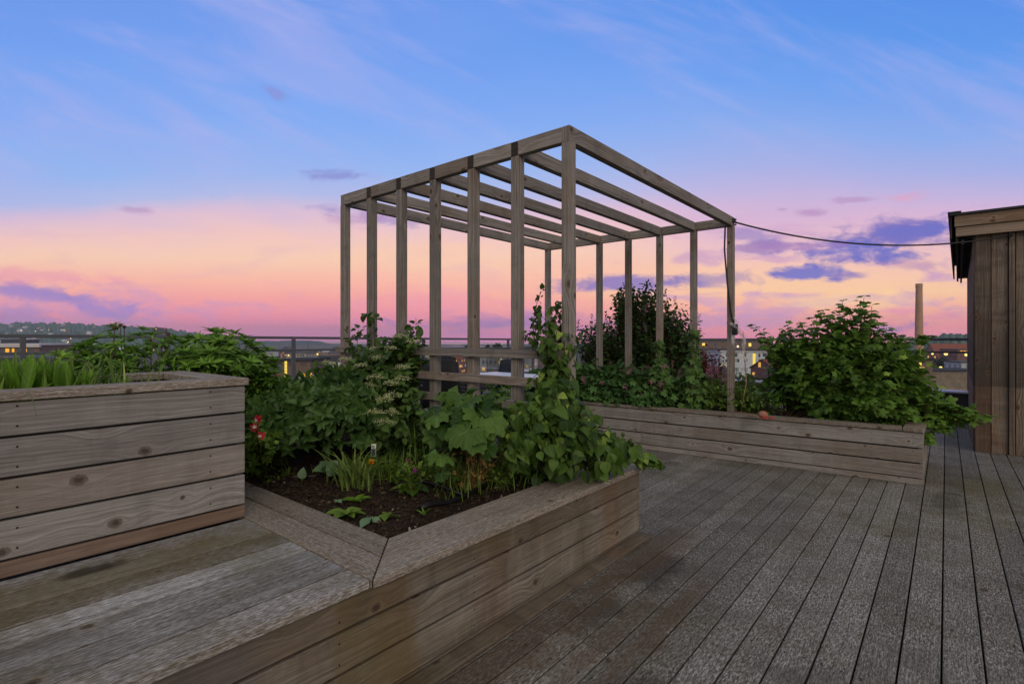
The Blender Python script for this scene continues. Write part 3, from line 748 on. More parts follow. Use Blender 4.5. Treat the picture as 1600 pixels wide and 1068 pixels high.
# ------------------------------------------------------------------ table and chairs
tc = np.array([-4.02, 4.78, 0.0])
tb = thing('table', 'white topped outdoor table under the pergola', 'table', tc)
mb = MB(); mb.box(tc + [-0.6, -0.42, 0.715], tc + [0.6, 0.42, 0.745]); mb.build('tabletop', M['white'], tb, bevel=0.006)
for sx in (-1, 1):
    for sy in (-1, 1):
        q = tc + [sx * 0.54, sy * 0.36, 0]
        mb = MB(); mb.box(q + [-0.025, -0.025, 0], q + [0.025, 0.025, 0.713]); mb.build('leg', M['black'], tb, bevel=0.003)
def chair(p, ang, label, scale=1.0):
    c = thing('chair', label, 'chair', (p[0], p[1], 0), 'black chairs around the table', rz=ang)
    f = np.array([cos(ang), sin(ang), 0]); r_ = np.array([-sin(ang), cos(ang), 0])
    o = np.array([p[0], p[1], 0.0])
    mb = MB(); mb.board(o - f * 0.22 - r_ * 0.23 + Z_ * 0.42, f, r_, Z_, 0.45, 0.46, 0.03); mb.build('seat', M['black'], c, bevel=0.01)
    # backrest: curved panel
    V = []; n = 9
    for t_ in (0, 0.022):
        for zz, lean in ((0.50, 0.0), (0.66, 0.03), (0.82, 0.07), (0.90 * scale, 0.10)):
            for i in range(n):
                a = -1 + 2 * i / (n - 1)
                V.append(o - f * (0.23 + lean + t_ - 0.05 * a * a) + r_ * a * 0.24 + Z_ * (zz - 0.025 * a ** 4))
    m = 4; F = []
    for s_ in (0, 1):
        for j in range(m - 1):
            for i in range(n - 1):
                q = s_ * m * n + j * n + i; F.append((q, q + 1, q + n + 1, q + n) if s_ else (q, q + n, q + n + 1, q + 1))
    for i in range(n - 1):
        F.append((i, i + 1, m * n + i + 1, m * n + i)); a = (m - 1) * n + i; F.append((a, m * n + a, m * n + a + 1, a + 1))
    for j in range(m - 1):
        a = j * n; F.append((a, m * n + a, m * n + a + n, a + n)); a = j * n + n - 1; F.append((a, a + n, m * n + a + n, m * n + a))
    mb = MB(); mb.add(V, F); mb.build('backrest', M['black'], c, smooth=True)
    for sx in (-1, 1):
        for sy in (-1, 1):
            q = o + f * sx * 0.2 + r_ * sy * 0.21
            top = 0.42 if sx > 0 else 0.52
            mb = MB(); mb.tube([q + f * sx * 0.03, q + Z_ * 0.42 - f * 0.0, q + Z_ * top - f * (0.0 if sx > 0 else 0.03)], 0.013, 6); mb.build('leg', M['black'], c, smooth=True)
    for sy in (-1, 1):
        q = o + r_ * sy * 0.245
        mb = MB(); mb.tube([q - f * 0.24 + Z_ * 0.68, q + Z_ * 0.66, q + f * 0.19 + Z_ * 0.655, q + f * 0.2 + Z_ * 0.43], 0.013, 6); mb.build('armrest', M['black'], c, smooth=True)
q = P(706, 560, 5.35); chair((q[0], q[1]), radians(105), 'black chair in front of the white table, seen through the pergola slats', 1.1)
q = P(726, 560, 5.75); chair((q[0], q[1]), radians(80), 'black chair just behind another chair near the left end of the table', 1.13)
q = P(775, 575, 7.0); chair((q[0], q[1]), radians(-100), 'black chair on the far side of the white table', 1.0)

# ------------------------------------------------------------------ cable
def sag(a, b, drop, n=24):
    t = np.linspace(0, 1, n)[:, None]
    return a * (1 - t) + b * t - Z_ * (4 * drop * t * (1 - t))
cb = thing('cable', 'black power cable strung from the pergola corner to the shed roof', 'cable', (xs[0] + 0.03, PY + SPY, 2.4))
ctop = np.array([xs[0] + 0.036, PY + SPY + 0.02, HB - 0.05]); cend = S0 + su * 0.28 - sv_ * 0.05 + Z_ * 2.235
mb = MB(); mb.tube(sag(ctop, cend, 0.16), 0.0085, 6); mb.build('span', M['cable'], cb, smooth=True)
mb = MB(); th = np.linspace(0, 2 * pi * 2.2, 40)
mb.tube(np.stack([xs[0] + 0.046 * np.cos(th), PY + SPY + 0.0 + 0.06 * np.sin(th), HB - 0.045 + th * 0.004 - 0.03], 1), 0.008, 6); mb.build('loop', M['cable'], cb, smooth=True)
pt = np.array([xs[0] + 0.0, PY + SPY - 0.045, 0])
cpts = np.array([[xs[0] - 0.045, PY + SPY - 0.04, HB - 0.09], [xs[0] - 0.05, PY + SPY - 0.045, 2.1], [xs[0] - 0.02, PY + SPY - 0.05, 1.75], [xs[0] + 0.015, PY + SPY - 0.05, 1.45], [xs[0] + 0.045, PY + SPY - 0.045, 1.34]])
mb = MB(); mb.tube(cpts, 0.0085, 6); dropc = mb.build('drop', M['cable'], cb, smooth=True)
mb = MB(); mb.board((xs[0] + 0.03, PY + SPY - 0.075, 1.225), Z_, X_, Y_, 0.11, 0.05, 0.045); mb.build('plug', M['black'], dropc, bevel=0.008)
mb = MB()
for k in range(7):
    a0 = np.array([xs[0] + 0.04, PY + SPY - 0.05, 1.40 - 0.01 * k]); dx = 0.03 + 0.022 * k
    n = 10; pts = []
    L_ = random.uniform(0.2, 0.42)
    for i in range(n):
        t_ = i / (n - 1)
        c = a0 + np.array([dx * t_ + 0.03 * sin(6 * t_ + k), 0.03 * sin(4 * t_ + 2 * k), -L_ * t_])
        w_ = 0.004 + 0.013 * sin(pi * min(1, t_ * 1.2 + .1)) + random.uniform(0, .004)
        pts.append((c - np.array([w_, 0.01 * cos(k), 0]), c + np.array([w_, -0.012 * sin(k + i), 0.006])))
    V = [q for pr in pts for q in pr]
    mb.add(V, [(2 * i, 2 * i + 1, 2 * i + 3, 2 * i + 2) for i in range(n - 1)])
tag(mb.build('plastic_bag', M['film'], smooth=True, origin=(xs[0] + .04, PY + SPY - .05, 1.4)), 'crumpled clear plastic wrap tied round the hanging cable plug', 'plastic bag')

# ------------------------------------------------------------------ foliage templates
def t_ovate(widths=(0.03, 0.30, 0.40, 0.36, 0.2, 0.0), ys=(0, 0.15, 0.35, 0.6, 0.83, 1.0), fold=0.35, droop=0.25):
    V = []; U = []
    for y, w in zip(ys, widths):
        for s_ in (-1, 0, 1):
            x = s_ * w; V.append((x, y, fold * abs(x) - droop * y * y)); U.append((x, y))
    F = []
    for i in range(len(ys) - 1):
        a = i * 3; F.append((a, a + 1, a + 4, a + 3)); F.append((a + 1, a + 2, a + 5, a + 4))
    return np.array(V), F, U
T_OV = t_ovate()
T_HEART = t_ovate((0.20, 0.46, 0.50, 0.38, 0.16, 0.0), (-0.10, 0.08, 0.30, 0.60, 0.86, 1.02), 0.25, 0.3)
T_H2 = t_ovate((0.18, 0.40, 0.44, 0.32, 0.14, 0.0), (-0.08, 0.08, 0.30, 0.60, 0.86, 1.0), 0.6, 0.7)
T_H3 = t_ovate((0.22, 0.50, 0.52, 0.36, 0.15, 0.0), (-0.12, 0.08, 0.28, 0.55, 0.84, 1.04), -0.25, -0.2)
T_LANCE = t_ovate((0.02, 0.11, 0.155, 0.14, 0.075, 0.0), fold=0.5, droop=0.35)
T_PEO = t_ovate((0.03, 0.17, 0.25, 0.22, 0.11, 0.0), fold=0.4, droop=0.3)
T_SMALL = t_ovate((0.02, 0.25, 0.3, 0.12, 0.0), (0, 0.25, 0.5, 0.82, 1.0), 0.3, 0.2)
T_PETAL = t_ovate((0.08, 0.28, 0.3, 0.0), (0, 0.4, 0.75, 1.0), 0.3, 0.1)
T_SORREL = t_ovate((0.03, 0.07, 0.15, 0.17, 0.1, 0.0), (0, 0.25, 0.5, 0.72, 0.9, 1.0), 0.35, 0.12)
def t_lobed(lobes, teeth=0.07, drop=0.18, ripple=0.05, seed=0):
    rg = np.random.default_rng(seed)
    pts = []
    for a, r in lobes: pts.append((a, r))
    full = []
    for (a0, r0), (a1, r1) in zip(pts[:-1], pts[1:]):
        full.append((a0, r0)); full.append(((a0 * .62 + a1 * .38), (r0 * .6 + r1 * .4) + teeth * (1 if r0 > r1 else -.4)))
        full.append(((a0 * .3 + a1 * .7), (r0 * .32 + r1 * .68) + teeth * (-.4 if r0 > r1 else 1)))
    full.append(pts[-1])
    half = full
    out = [(-a, r) for a, r in half[::-1]] + half[1:]
    V = [(0, 0, 0)]; U = [(0.0, 0.0)]
    n = len(out)
    inner = []; 
    for (a, r) in out:
        t = radians(a); x, y = r * sin(t), r * cos(t)
        inner.append((x * .5, y * .5, 0.06 * r + rg.normal(0, ripple * .4)))
    for q in inner: V.append(q); U.append((q[0], q[1]))
    for (a, r) in out:
        t = radians(a); x, y = r * sin(t), r * cos(t)
        V.append((x, y, -drop * r * r + rg.normal(0, ripple))); U.append((x, y))
    F = []
    for i in range(n - 1):
        F.append((0, 1 + i + 1, 1 + i)); F.append((1 + i, 1 + i + 1, 1 + n + i + 1, 1 + n + i))
    return np.array(V, float), F, U
L5 = [(0, 1.0), (26, 0.58), (50, 0.86), (78, 0.5), (108, 0.6), (150, 0.34), (172, 0.12)]
L3 = [(0, 1.0), (30, 0.62), (58, 0.84), (95, 0.52), (140, 0.5), (172, 0.12)]
LB = [(0, 1.0), (22, 0.80), (42, 0.98), (66, 0.74), (90, 0.90), (118, 0.66), (145, 0.66), (170, 0.2)]
T_CUR = t_lobed(L3, 0.06, 0.2, 0.04, 1)
T_GER = t_lobed(L5, 0.06, 0.2, 0.04, 2)
T_BIG = [t_lobed(LB, 0.06, 0.16, 0.11, 3 + i) for i in range(4)]
T_MAP = t_lobed([(0, 1.0), (20, 0.35), (42, 0.85), (66, 0.32), (88, 0.62), (120, 0.25), (172, 0.1)], 0.0, 0.2, 0.03, 9)

def rdir(n):
    return nrm(RNG.normal(0, 1, (n, 3)))
def bez(a, b, c, n):
    t = np.linspace(0, 1, n)[:, None]
    return a * (1 - t) ** 2 + 2 * b * t * (1 - t) + c * t * t

class Plant:
    def __init__(s, name, label, cat, base, group=None):
        s.root = thing(name, label, cat, base, group); s.base = np.asarray(base, float)
        s.parts = {}
    def mb(s, part): return s.parts.setdefault(part, MB())
    def done(s, mats):
        """mats: {part: (material, smooth)}"""
        for k, m_ in s.parts.items():
            if m_.nv: m_.build(k.split(':')[0], mats[k.split(':')[0]], s.root, smooth=True)

def tips_in(ells, n, shell=0.55):
    """random points in the outer part of a set of ellipsoids ((centre),(radii),weight)"""
    w = np.array([e[2] for e in ells]); w = w / w.sum(); out = []
    for k in RNG.choice(len(ells), n, p=w):
        c, r, _ = ells[k]
        d = rdir(1)[0]; 
        if d[2] < -0.2: d[2] *= -1 if RNG.random() < .6 else 1
        out.append(np.asarray(c) + d * np.asarray(r) * (RNG.uniform(shell, 1.0)))
    return out
def shrub(pl_, ells, nst, per, tmpl, size, bases=None, t0=0.35, part='foliage', stem='stem', stem_r=0.004, up=0.7, out=0.6, droop=0.25,
          bow=0.25, shell=0.55, whorl=0, minz=None, petiole=0.3, lightup=True, stems=True):
    """stems grow from the base to points all over the crown and carry leaves on their outer part"""
    tips = tips_in(ells, nst, shell)
    cen = np.average([e[0] for e in ells], axis=0, weights=[e[2] for e in ells])
    pos, tip, nor, sz, vr = [], [], [], [], []
    for T in tips:
        B = pl_.base if bases is None else bases[RNG.integers(len(bases))]
        B = B + np.append(RNG.normal(0, 0.03, 2), 0)
        mid = (B + T) / 2 + np.array([0, 0, bow * np.linalg.norm(T - B)]) + RNG.normal(0, 0.03, 3)
        c = bez(B, mid, T, 12)
        if minz is not None: c[:, 2] = np.maximum(c[:, 2], minz)
        if stems: pl_.mb(stem).tube(c[::2] if len(c) > 8 else c, np.linspace(stem_r, stem_r * 0.4, len(c[::2])), 4, cap=False)
        tone = RNG.normal(0, 0.14)
        depth = np.linalg.norm((T - cen)); 
        for i in range(per):
            t_ = t0 + (1 - t0) * (i + RNG.uniform(0, .8)) / per
            f = min(t_ * 11, 10.999); k = int(f); p = c[k] + (c[k + 1] - c[k]) * (f - k)
            ax = nrm(c[k + 1] - c[k])
            sd = nrm(np.cross(ax, rdir(1)[0]))
            o_ = nrm(p - cen + np.array([0, 0, 0.15]))
            d = nrm(sd * 0.9 + ax * 0.45 + o_ * out - Z_ * droop + RNG.normal(0, .15, 3))
            s_ = size * RNG.uniform(0.65, 1.2) * (1.0 if t_ < 0.8 else 0.72)
            pos.append(p + d * s_ * petiole); tip.append(d)
            nor.append(Z_ * up + o_ * (1 - up) * 1.4 + RNG.normal(0, .3, 3)); sz.append(s_)
            vr.append(np.clip(0.35 + tone + RNG.normal(0, 0.16) + (0.28 if t_ > 0.88 else 0), 0, 1))
        for w in range(whorl):
            a = 2 * pi * w / whorl + RNG.uniform(0, .5); ax = nrm(c[-1] - c[-3] + Z_ * 0.05)
            s1 = nrm(np.cross(ax, [0.31, 0.2, 0.9])); s2 = np.cross(ax, s1)
            el = RNG.uniform(0.1, 1.9)
            d = nrm((s1 * cos(a) + s2 * sin(a)) + ax * el)
            pos.append(c[-1]); tip.append(d); nor.append(ax + RNG.normal(0, .2, 3)); sz.append(size * RNG.uniform(.7, 1.15) * (1.05 - 0.25 * el))
            vr.append(np.clip(0.55 + tone + RNG.normal(0, 0.12), 0, 1))
    pl_.mb(part).leaves(tmpl, pos, np.array(tip), np.array(nor), sz, vr)
    return tips
def florets(pl_, centers, n, rad, size, part='flower', tmpl=T_PETAL, flatz=1.0, var=(0.2, 0.9)):
    pos, tip, nor = [], [], []
    for c in centers:
        d = rdir(n) * np.array([1, 1, flatz]); pos.append(c + d * rad * RNG.uniform(.3, 1, (n, 1))); tip.append(rdir(n)); nor.append(rdir(n) + Z_ * 1.2)
    if pos:
        pos = np.concatenate(pos)
        pl_.mb(part).leaves(tmpl, pos, np.concatenate(tip), np.concatenate(nor), RNG.uniform(.7, 1.3, len(pos)) * size, RNG.uniform(var[0], var[1], len(pos)))
def blades(m_, base, n, h, w, spread=0.04, lean=0.5, arch=0.5, segs=6, up=1.0):
    for i in range(n):
        b = np.asarray(base, float) + np.append(RNG.normal(0, spread, 2), 0)
        a = RNG.uniform(0, 2 * pi); d = np.array([cos(a), sin(a), 0]); L = h * RNG.uniform(.55, 1.15); le = lean * RNG.uniform(.2, 1.1); ar = arch * RNG.uniform(.3, 1.2)
        side = np.array([-sin(a), cos(a), 0]); V = []; U = []
        for k in range(segs + 1):
            t_ = k / segs
            c = b + d * L * (le * t_ * .5 + ar * t_ ** 2.2 * .6) + Z_ * L * up * (t_ - 0.45 * ar * t_ ** 3)
            ww = w * (1 - t_ ** 2.5) * (0.6 + 0.4 * min(1, t_ * 4)) * .5
            V += [c - side * ww, c + Z_ * -ww * .3, c + side * ww]; U += [(-.1, t_), (0, t_), (.1, t_)]
        F = []; UVs = []
        for k in range(segs):
            o_ = k * 3
            for f in ((o_, o_ + 1, o_ + 4, o_ + 3), (o_ + 1, o_ + 2, o_ + 5, o_ + 4)): F.append(f); UVs.append([U[q] for q in f])
        m_.add(V, F, UVs, float(np.clip(RNG.normal(.5, .22), 0, 1)))

def on(x, y, z=None):                    # soil position under a sight line
    q = G(x, y, 0.372); z_ = float(soil_z(q[0], q[1])); return np.array([q[0], q[1], z_])

# ------------------------------------------------------------------ plants behind and in the raised planter
p = Plant('leafy_plant', 'tuft of broad upright bright green leaves at the left end of the raised planter', 'plant', (-2.62, 0.33, 0.955))
m_ = p.mb('foliage')
for i in range(300):
    x = RNG.uniform(-2.92, -2.52); y = RNG.normal(0.31, 0.14); h = RNG.uniform(.09, .20) * max(.45, 1 - abs(y - .35) * 1.6)
    d = nrm(np.array([RNG.normal(0, .28), RNG.normal(0, .28), 1.0]))
    m_.leaves(T_SORREL, [(x, y, .95)], np.array([d]), np.array([[1, -.8, .2]]) + RNG.normal(0, .5, (1, 3)), [h], [float(np.clip(RNG.normal(.5, .3), 0, 1))], RNG.uniform(.4, .85))
p.done({'foliage': M['sorrel']})
p = Plant('grass_tuft', 'thin grass blades standing up among the broad leaves in the raised planter', 'grass', (-2.64, 0.44, 0.955))
blades(p.mb('foliage'), (-2.64, 0.40, .95), 90, .22, .008, .13, .5, .35); p.done({'foliage': M['grass']})
p = Plant('grass_tuft', 'short arching grass near the empty corner of the raised planter', 'grass', (-2.55, 0.6, 0.955))
for yy in (0.52, 0.6, 0.68): blades(p.mb('foliage'), (-2.52 - RNG.uniform(0, .2), yy, .955), 22, .14, .007, .05, .8, .7)
p.done({'foliage': M['grass']})
p = Plant('weed', 'low pale green weed by the inner corner of the raised planter', 'weed', (-2.74, 0.56, 0.955))
shrub(p, [(p.base + [0, 0, .06], (.16, .18, .07), 1)], 40, 7, T_SMALL, .03, stem_r=.0015); p.done({'foliage': M['weed'], 'stem': M['stem']})

p = Plant('phlox', 'tall pale green shrub with leaf whorls and dried stalks behind the raised planter', 'shrub', (-3.45, 0.85, .37), 'leafy perennials behind the raised planter')
c1 = P(245, 565, 3.0); c2 = P(200, 575, 2.9)
shrub(p, [((-3.42, .95, 1.02), (.30, .36, .26), 1), ((-3.4, .72, .98), (.28, .3, .22), .8)], 190, 9, T_LANCE, .066, whorl=12, t0=.35, bow=.05, shell=.35,
      bases=[np.array([-3.45 + a, .85 + b, .37]) for a in (-.15, 0, .15) for b in (-.25, 0, .25)])
for i in range(9):
    b = np.array([RNG.uniform(-3.55, -3.3), RNG.uniform(.65, 1.15), .5]); t_ = b + np.array([RNG.normal(0, .03), RNG.normal(0, .03), RNG.uniform(.62, .78)])
    p.mb('dry_stalk').tube([b, (b + t_) / 2, t_], [.004, .003, .002], 5); p.mb('dry_stalk').tube([t_, t_ + Z_ * .008, t_ + Z_ * .018], [.004, .011, .005], 6)
p.done({'foliage': M['phlox'], 'stem': M['stem'], 'dry_stalk': M['bark']})
p = Plant('phlox', 'dense bright green shrub with star shaped leaf tips to the right of the raised planter', 'shrub', (-3.5, 1.4, .37), 'leafy perennials behind the raised planter')
shrub(p, [((-3.42, 1.36, .92), (.30, .32, .34), 1.2), ((-3.36, 1.52, .78), (.20, .20, .30), .7), ((-3.25, 1.2, 1.0), (.24, .24, .24), .6)], 330, 10, T_LANCE, .076, whorl=13, t0=.3, bow=.05, shell=.4,
      bases=[np.array([-3.5 + a, 1.45 + b, .37]) for a in (-.15, 0, .15) for b in (-.2, 0, .2)])
p.done({'foliage': M['phlox'], 'stem': M['stem']})

# ------------------------------------------------------------------ low bed plants
def at(x, y, d): return P(x, y, d)
p = Plant('peony', 'dark green peony bush with three part leaves in the bed behind the soil', 'shrub', on(490, 690))
cc = at(490, 652, 3.15)
shrub(p, [(at(480, 655, 3.1), (.30, .27, .20), 1), (at(540, 650, 3.2), (.24, .22, .20), .8), (at(430, 665, 3.0), (.17, .2, .17), .5), (at(510, 628, 3.3), (.22, .18, .09), .4)], 360, 9, T_PEO, .072, whorl=6, t0=.5, bow=.3, droop=.2, shell=.6, up=.55,
      bases=[p.base + [a, b, 0] for a in (-.1, .1) for b in (-.1, .1)])
for k_, q in enumerate((at(452, 626, 3.1), at(530, 612, 3.3), at(497, 600, 3.4))): florets(p, [q], 14, .014, .018, 'bud:%d' % k_)
p.done({'foliage': M['peony'], 'stem': M['stem'], 'bud': M['pink']})
p = Plant('columbine', 'red and white columbine flowers beside the end of the raised planter', 'flower', on(402, 745))
shrub(p, [(at(402, 700, 2.62), (.07, .12, .14), 1)], 46, 6, T_GER, .035, stem_r=.002, t0=.4)
for (x, y) in ((402, 655), (408, 680), (398, 668)):
    c = at(x, y, 2.5); p.mb('flower_stem').tube([p.base, (p.base + c) / 2 + [.02, 0, 0], c], .002, 5)
    k_ = len(p.parts); face = nrm(np.array([.5, -.6, .1]) + RNG.normal(0, .3, 3)); s1 = nrm(np.cross(face, Z_)); s2 = np.cross(s1, face)
    n = 11; a = np.arange(n) * 2 * pi / n + RNG.normal(0, .25, n); d = np.cos(a)[:, None] * s1 + np.sin(a)[:, None] * s2 + face * RNG.uniform(-.9, .5, (n, 1))
    p.mb('flower:%d' % k_).leaves(T_PETAL, np.tile(c, (n, 1)), d, np.tile(face, (n, 1)) + RNG.normal(0, .5, (n, 3)), RNG.uniform(.016, .028, n), RNG.uniform(0, 1, n), .8)
    n = 5; a = np.arange(n) * 2 * pi / n; d = np.cos(a)[:, None] * s1 + np.sin(a)[:, None] * s2 + face * .6
    p.mb('flower_centre:%d' % k_).leaves(T_PETAL, np.tile(c + face * .006, (n, 1)), d, np.tile(face, (n, 1)) + RNG.normal(0, .3, (n, 3)), RNG.uniform(.008, .013, n), RNG.uniform(0, 1, n), 1.0)
p.done({'foliage': M['weed'], 'stem': M['stem'], 'flower_stem': M['stem'], 'flower': M['redpetal'], 'flower_centre': M['whitepetal']})

p = Plant('climbing_hydrangea', 'climbing hydrangea with cream flower heads over the left pergola posts', 'climbing plant', on(610, 690))
hd = 3.55
els = [(at(600, 575, 3.7), (.26, .22, .25), 1.2), (at(566, 585, 3.8), (.20, .2, .14), .7), (at(608, 620, 3.45), (.17, .2, .2), 1.0), (at(632, 545, 3.8), (.10, .14, .12), .6),
       (at(508, 578, 3.9), (.12, .14, .07), .3), (at(600, 665, 3.3), (.16, .16, .12), .5)]
tp = shrub(p, els, 330, 8, T_OV, .075, t0=.5, bow=.15, shell=.55, stem_r=.005, bases=[p.base + [a, b, 0] for a in (-.15, .15) for b in (-.1, .1)])
for (x, y, d_) in ((572, 490, 4.15), (560, 515, 4.15), (650, 497, 3.95), (585, 500, 4.1), (640, 520, 3.95), (545, 525, 4.2)):
    T = at(x, y, d_); B = at(x + 12, 590, d_ - .1)
    c = bez(B, (B + T) / 2 + RNG.normal(0, .04, 3), T, 10); p.mb('stem').tube(c, np.linspace(.004, .002, 10), 5)
    n = 26; k = RNG.integers(2, 10, n); d = nrm(rdir(n) + Z_ * .1)
    p.mb('foliage').leaves(T_OV, c[k] + d * .02, d - Z_ * .3, rdir(n) * .5 + Z_, RNG.uniform(.04, .075, n), RNG.uniform(.1, .6, n))
cents = []
for (x, y, d_) in ((565, 572, 3.65), (590, 560, 3.6), (610, 545, 3.6), (625, 525, 3.75), (540, 562, 3.8), (512, 568, 3.85), (520, 590, 3.7), (585, 590, 3.4), (610, 600, 3.3), (575, 603, 3.4), (600, 625, 3.2), (630, 575, 3.4),
                 (612, 618, 3.25), (585, 645, 3.1), (600, 660, 3.1), (590, 545, 3.8), (645, 535, 3.7), (630, 592, 3.4), (560, 620, 3.4), (610, 645, 3.2), (500, 606, 3.6)):
    cents.append(at(x, y, d_ - .06))
for ci, c in enumerate(cents):
    n = 120; a = RNG.uniform(0, 2 * pi, n); r = .055 * np.sqrt(RNG.uniform(0, 1, n)) * RNG.uniform(.8, 1.2)
    pos = c + np.stack([r * np.cos(a), r * np.sin(a), .018 - r * r * 6 + RNG.normal(0, .005, n)], 1)
    p.mb('flower_head:%d' % ci).leaves(T_PETAL, pos, rdir(n), rdir(n) * .6 + Z_, RNG.uniform(.006, .012, n), RNG.uniform(0, .85, n))
    a = RNG.uniform(0, 2 * pi, 5); pos = c + np.stack([.06 * np.cos(a), .06 * np.sin(a), np.zeros(5)], 1)
    for q in pos[:2]:
        b = np.arange(4) * pi / 2
        p.mb('flower_head:%d' % ci).leaves(T_PETAL, np.tile(q, (4, 1)), np.stack([np.cos(b), np.sin(b), b * 0], 1), np.tile(Z_, (4, 1)), np.full(4, .014), np.full(4, 1.0))
p.done({'foliage': M['hydr'], 'stem': M['bark'], 'flower_head': M['cream']})

p = Plant('rhubarb', 'plant with huge lobed green leaves in front of the pergola slats', 'plant', on(728, 715))
for (x, y, d_, s_, tl) in ((690, 625, 2.75, .20, 0), (720, 612, 2.8, .22, 0), (745, 640, 2.6, .19, 1), (765, 625, 2.75, .17, 0), (700, 655, 2.65, .16, 1), (722, 665, 2.5, .19, 1), (688, 702, 2.5, .15, 1),
                       (750, 660, 2.55, .15, 1), (672, 640, 2.8, .15, 0), (735, 625, 2.95, .18, 0), (778, 645, 2.7, .14, 1), (700, 610, 3.0, .17, 0), (760, 605, 3.0, .15, 0), (690, 730, 2.5, .09, 1), (765, 690, 2.55, .12, 1), (715, 640, 2.85, .16, 0), (675, 668, 2.7, .11, 1), (790, 640, 2.8, .12, 0), (775, 612, 2.95, .13, 0), (735, 618, 2.7, .2, 0), (752, 628, 2.65, .17, 1), (710, 615, 2.85, .17, 0), (740, 682, 2.5, .12, 1), (728, 640, 2.6, .18, 1), (748, 612, 2.9, .18, 0), (683, 640, 2.65, .17, 1), (772, 650, 2.6, .15, 1), (725, 603, 3.0, .17, 0), (700, 630, 2.75, .18, 0), (780, 628, 2.8, .14, 0)):
    c = at(x, y + 14, d_); s_ *= .60
    o_ = nrm((c - p.base) * [1, 1, .15] + [.03, -.06, 0]); tip_ = nrm(o_ * .9 + np.array([.12, -.1, -.5 if tl else -.05]) + RNG.normal(0, .38, 3) * [1, 1, .6]); nn = nrm(Z_ * (.8 if not tl else .55) + np.array([.4, -.45, 0]) * (.45 if not tl else 1.0) + RNG.normal(0, .32, 3))
    k_ = len(p.parts); s_ *= RNG.uniform(.8, 1.2)
    p.mb('leaf:%d' % k_).leaves(T_BIG[RNG.integers(4)], [c - tip_ * s_ * .3], np.array([tip_]), np.array([nn]), [s_], [RNG.uniform(.0, .95)], RNG.uniform(.9, 1.15))
    p.mb('stalk:%d' % k_).tube(bez(p.base + RNG.normal(0, .03, 3) * [1, 1, 0], (p.base + c) / 2 + Z_ * .12, c - tip_ * s_ * .3, 8), np.linspace(.009, .005, 8), 6)
p.done({'leaf': M['big'], 'stalk': M['stem']})

# vine with heart leaves: column on the front corner post and skirt over the bed edge
p = Plant('vine', 'vine with heart shaped leaves wrapping the front corner post and trailing over the planter edge', 'climbing plant', (-1.78, 2.50, .38))
pos, tip, nor, sz, vr = [], [], [], [], []
cam_d = -FW
def vleaf(q, o_, s_, tone=0.45):
    d = nrm(-Z_ * .75 + o_ * .45 + RNG.normal(0, .3, 3)); pos.append(q); tip.append(d); nor.append(o_ * .85 + Z_ * .55 + RNG.normal(0, .42, 3)); sz.append(s_); vr.append(float(np.clip(RNG.normal(tone, .27), 0, 1)))
post = np.array([PX, PY, 0])
for i in range(760):
    z = RNG.uniform(.42, 1.24); a = RNG.uniform(0, 2 * pi)
    wd = .065 + .05 * sin(z * 6) ** 2 + (.12 * max(0, .80 - z) / .4) + .06 * max(0, z - 1.02) / .2
    o_ = np.array([cos(a), sin(a), 0]); c = post + np.array([-.10 - .05 * sin(z * 5), -.03, 0])
    vleaf(c + o_ * wd * RNG.uniform(.6, 1.15) + Z_ * z, o_, RNG.uniform(.036, .066) * (1 if z < 1.1 else .8))
skirt = [(at(812, 700, 2.72), (.08, .1, .10)), (at(858, 692, 2.75), (.18, .16, .20)), (at(900, 695, 2.85), (.2, .2, .18)), (at(940, 700, 2.9), (.18, .16, .11)), (at(832, 655, 2.8), (.12, .12, .09)), (at(870, 650, 2.9), (.16, .16, .2))]
for c, r in skirt:
    for i in range(165):
        o_ = rdir(1)[0]; o_[2] = abs(o_[2]) * (1 if RNG.random() < .75 else -1)
        q = c + o_ * np.array(r) * RNG.uniform(.55, 1.08)
        if q[2] < .44 and q[0] > -1.70: q[2] = .44 + RNG.uniform(0, .04)
        q[2] = max(q[2], .39); vleaf(q, nrm(o_ + cam_d * .5), RNG.uniform(.042, .078))
runner = [at(900, 700, 2.85), at(950, 705, 2.95), at(985, 712, 3.05), at(1012, 716, 3.08), at(1032, 726, 3.1)]
rp_ = np.array(runner)
for i in range(170):
    t_ = RNG.uniform(0, 3.999); k = int(t_); q = rp_[k] + (rp_[k + 1] - rp_[k]) * (t_ - k); o_ = nrm(rdir(1)[0] + Z_ * .5 + cam_d * .5)
    q = q + o_ * (.06 - .012 * t_) * RNG.uniform(.4, 1.1); q[2] = max(q[2], .44 if t_ < 2.6 else .36); vleaf(q, o_, RNG.uniform(.035, .07), .62)
for k in range(9):
    T = np.array([PX - .1 + RNG.normal(0, .08), PY + RNG.normal(0, .06), RNG.uniform(1.2, 1.42)]); B = np.array([PX - .09, PY - .04, .95])
    c = bez(B, (B + T) / 2 + RNG.normal(0, .05, 3), T, 9); p.mb('stem').tube(c, np.linspace(.004, .0015, 9), 5)
    for q in c[3:]:
        for _ in range(3): vleaf(q + RNG.normal(0, .02, 3), nrm(RNG.normal(0, 1, 3) + Z_ * .4), RNG.uniform(.025, .05), .4)
for k in range(5):
    a = RNG.uniform(0, 6); z = np.linspace(.4, 1.2, 24); th = z * (9 + k) + a
    p.mb('stem').tube(np.stack([PX - .06 + .06 * np.cos(th), PY + .06 * np.sin(th), z], 1), .005, 5)
p.mb('stem').tube(bez(rp_[0], rp_[2] + Z_ * .05, rp_[4], 12), .003, 5)
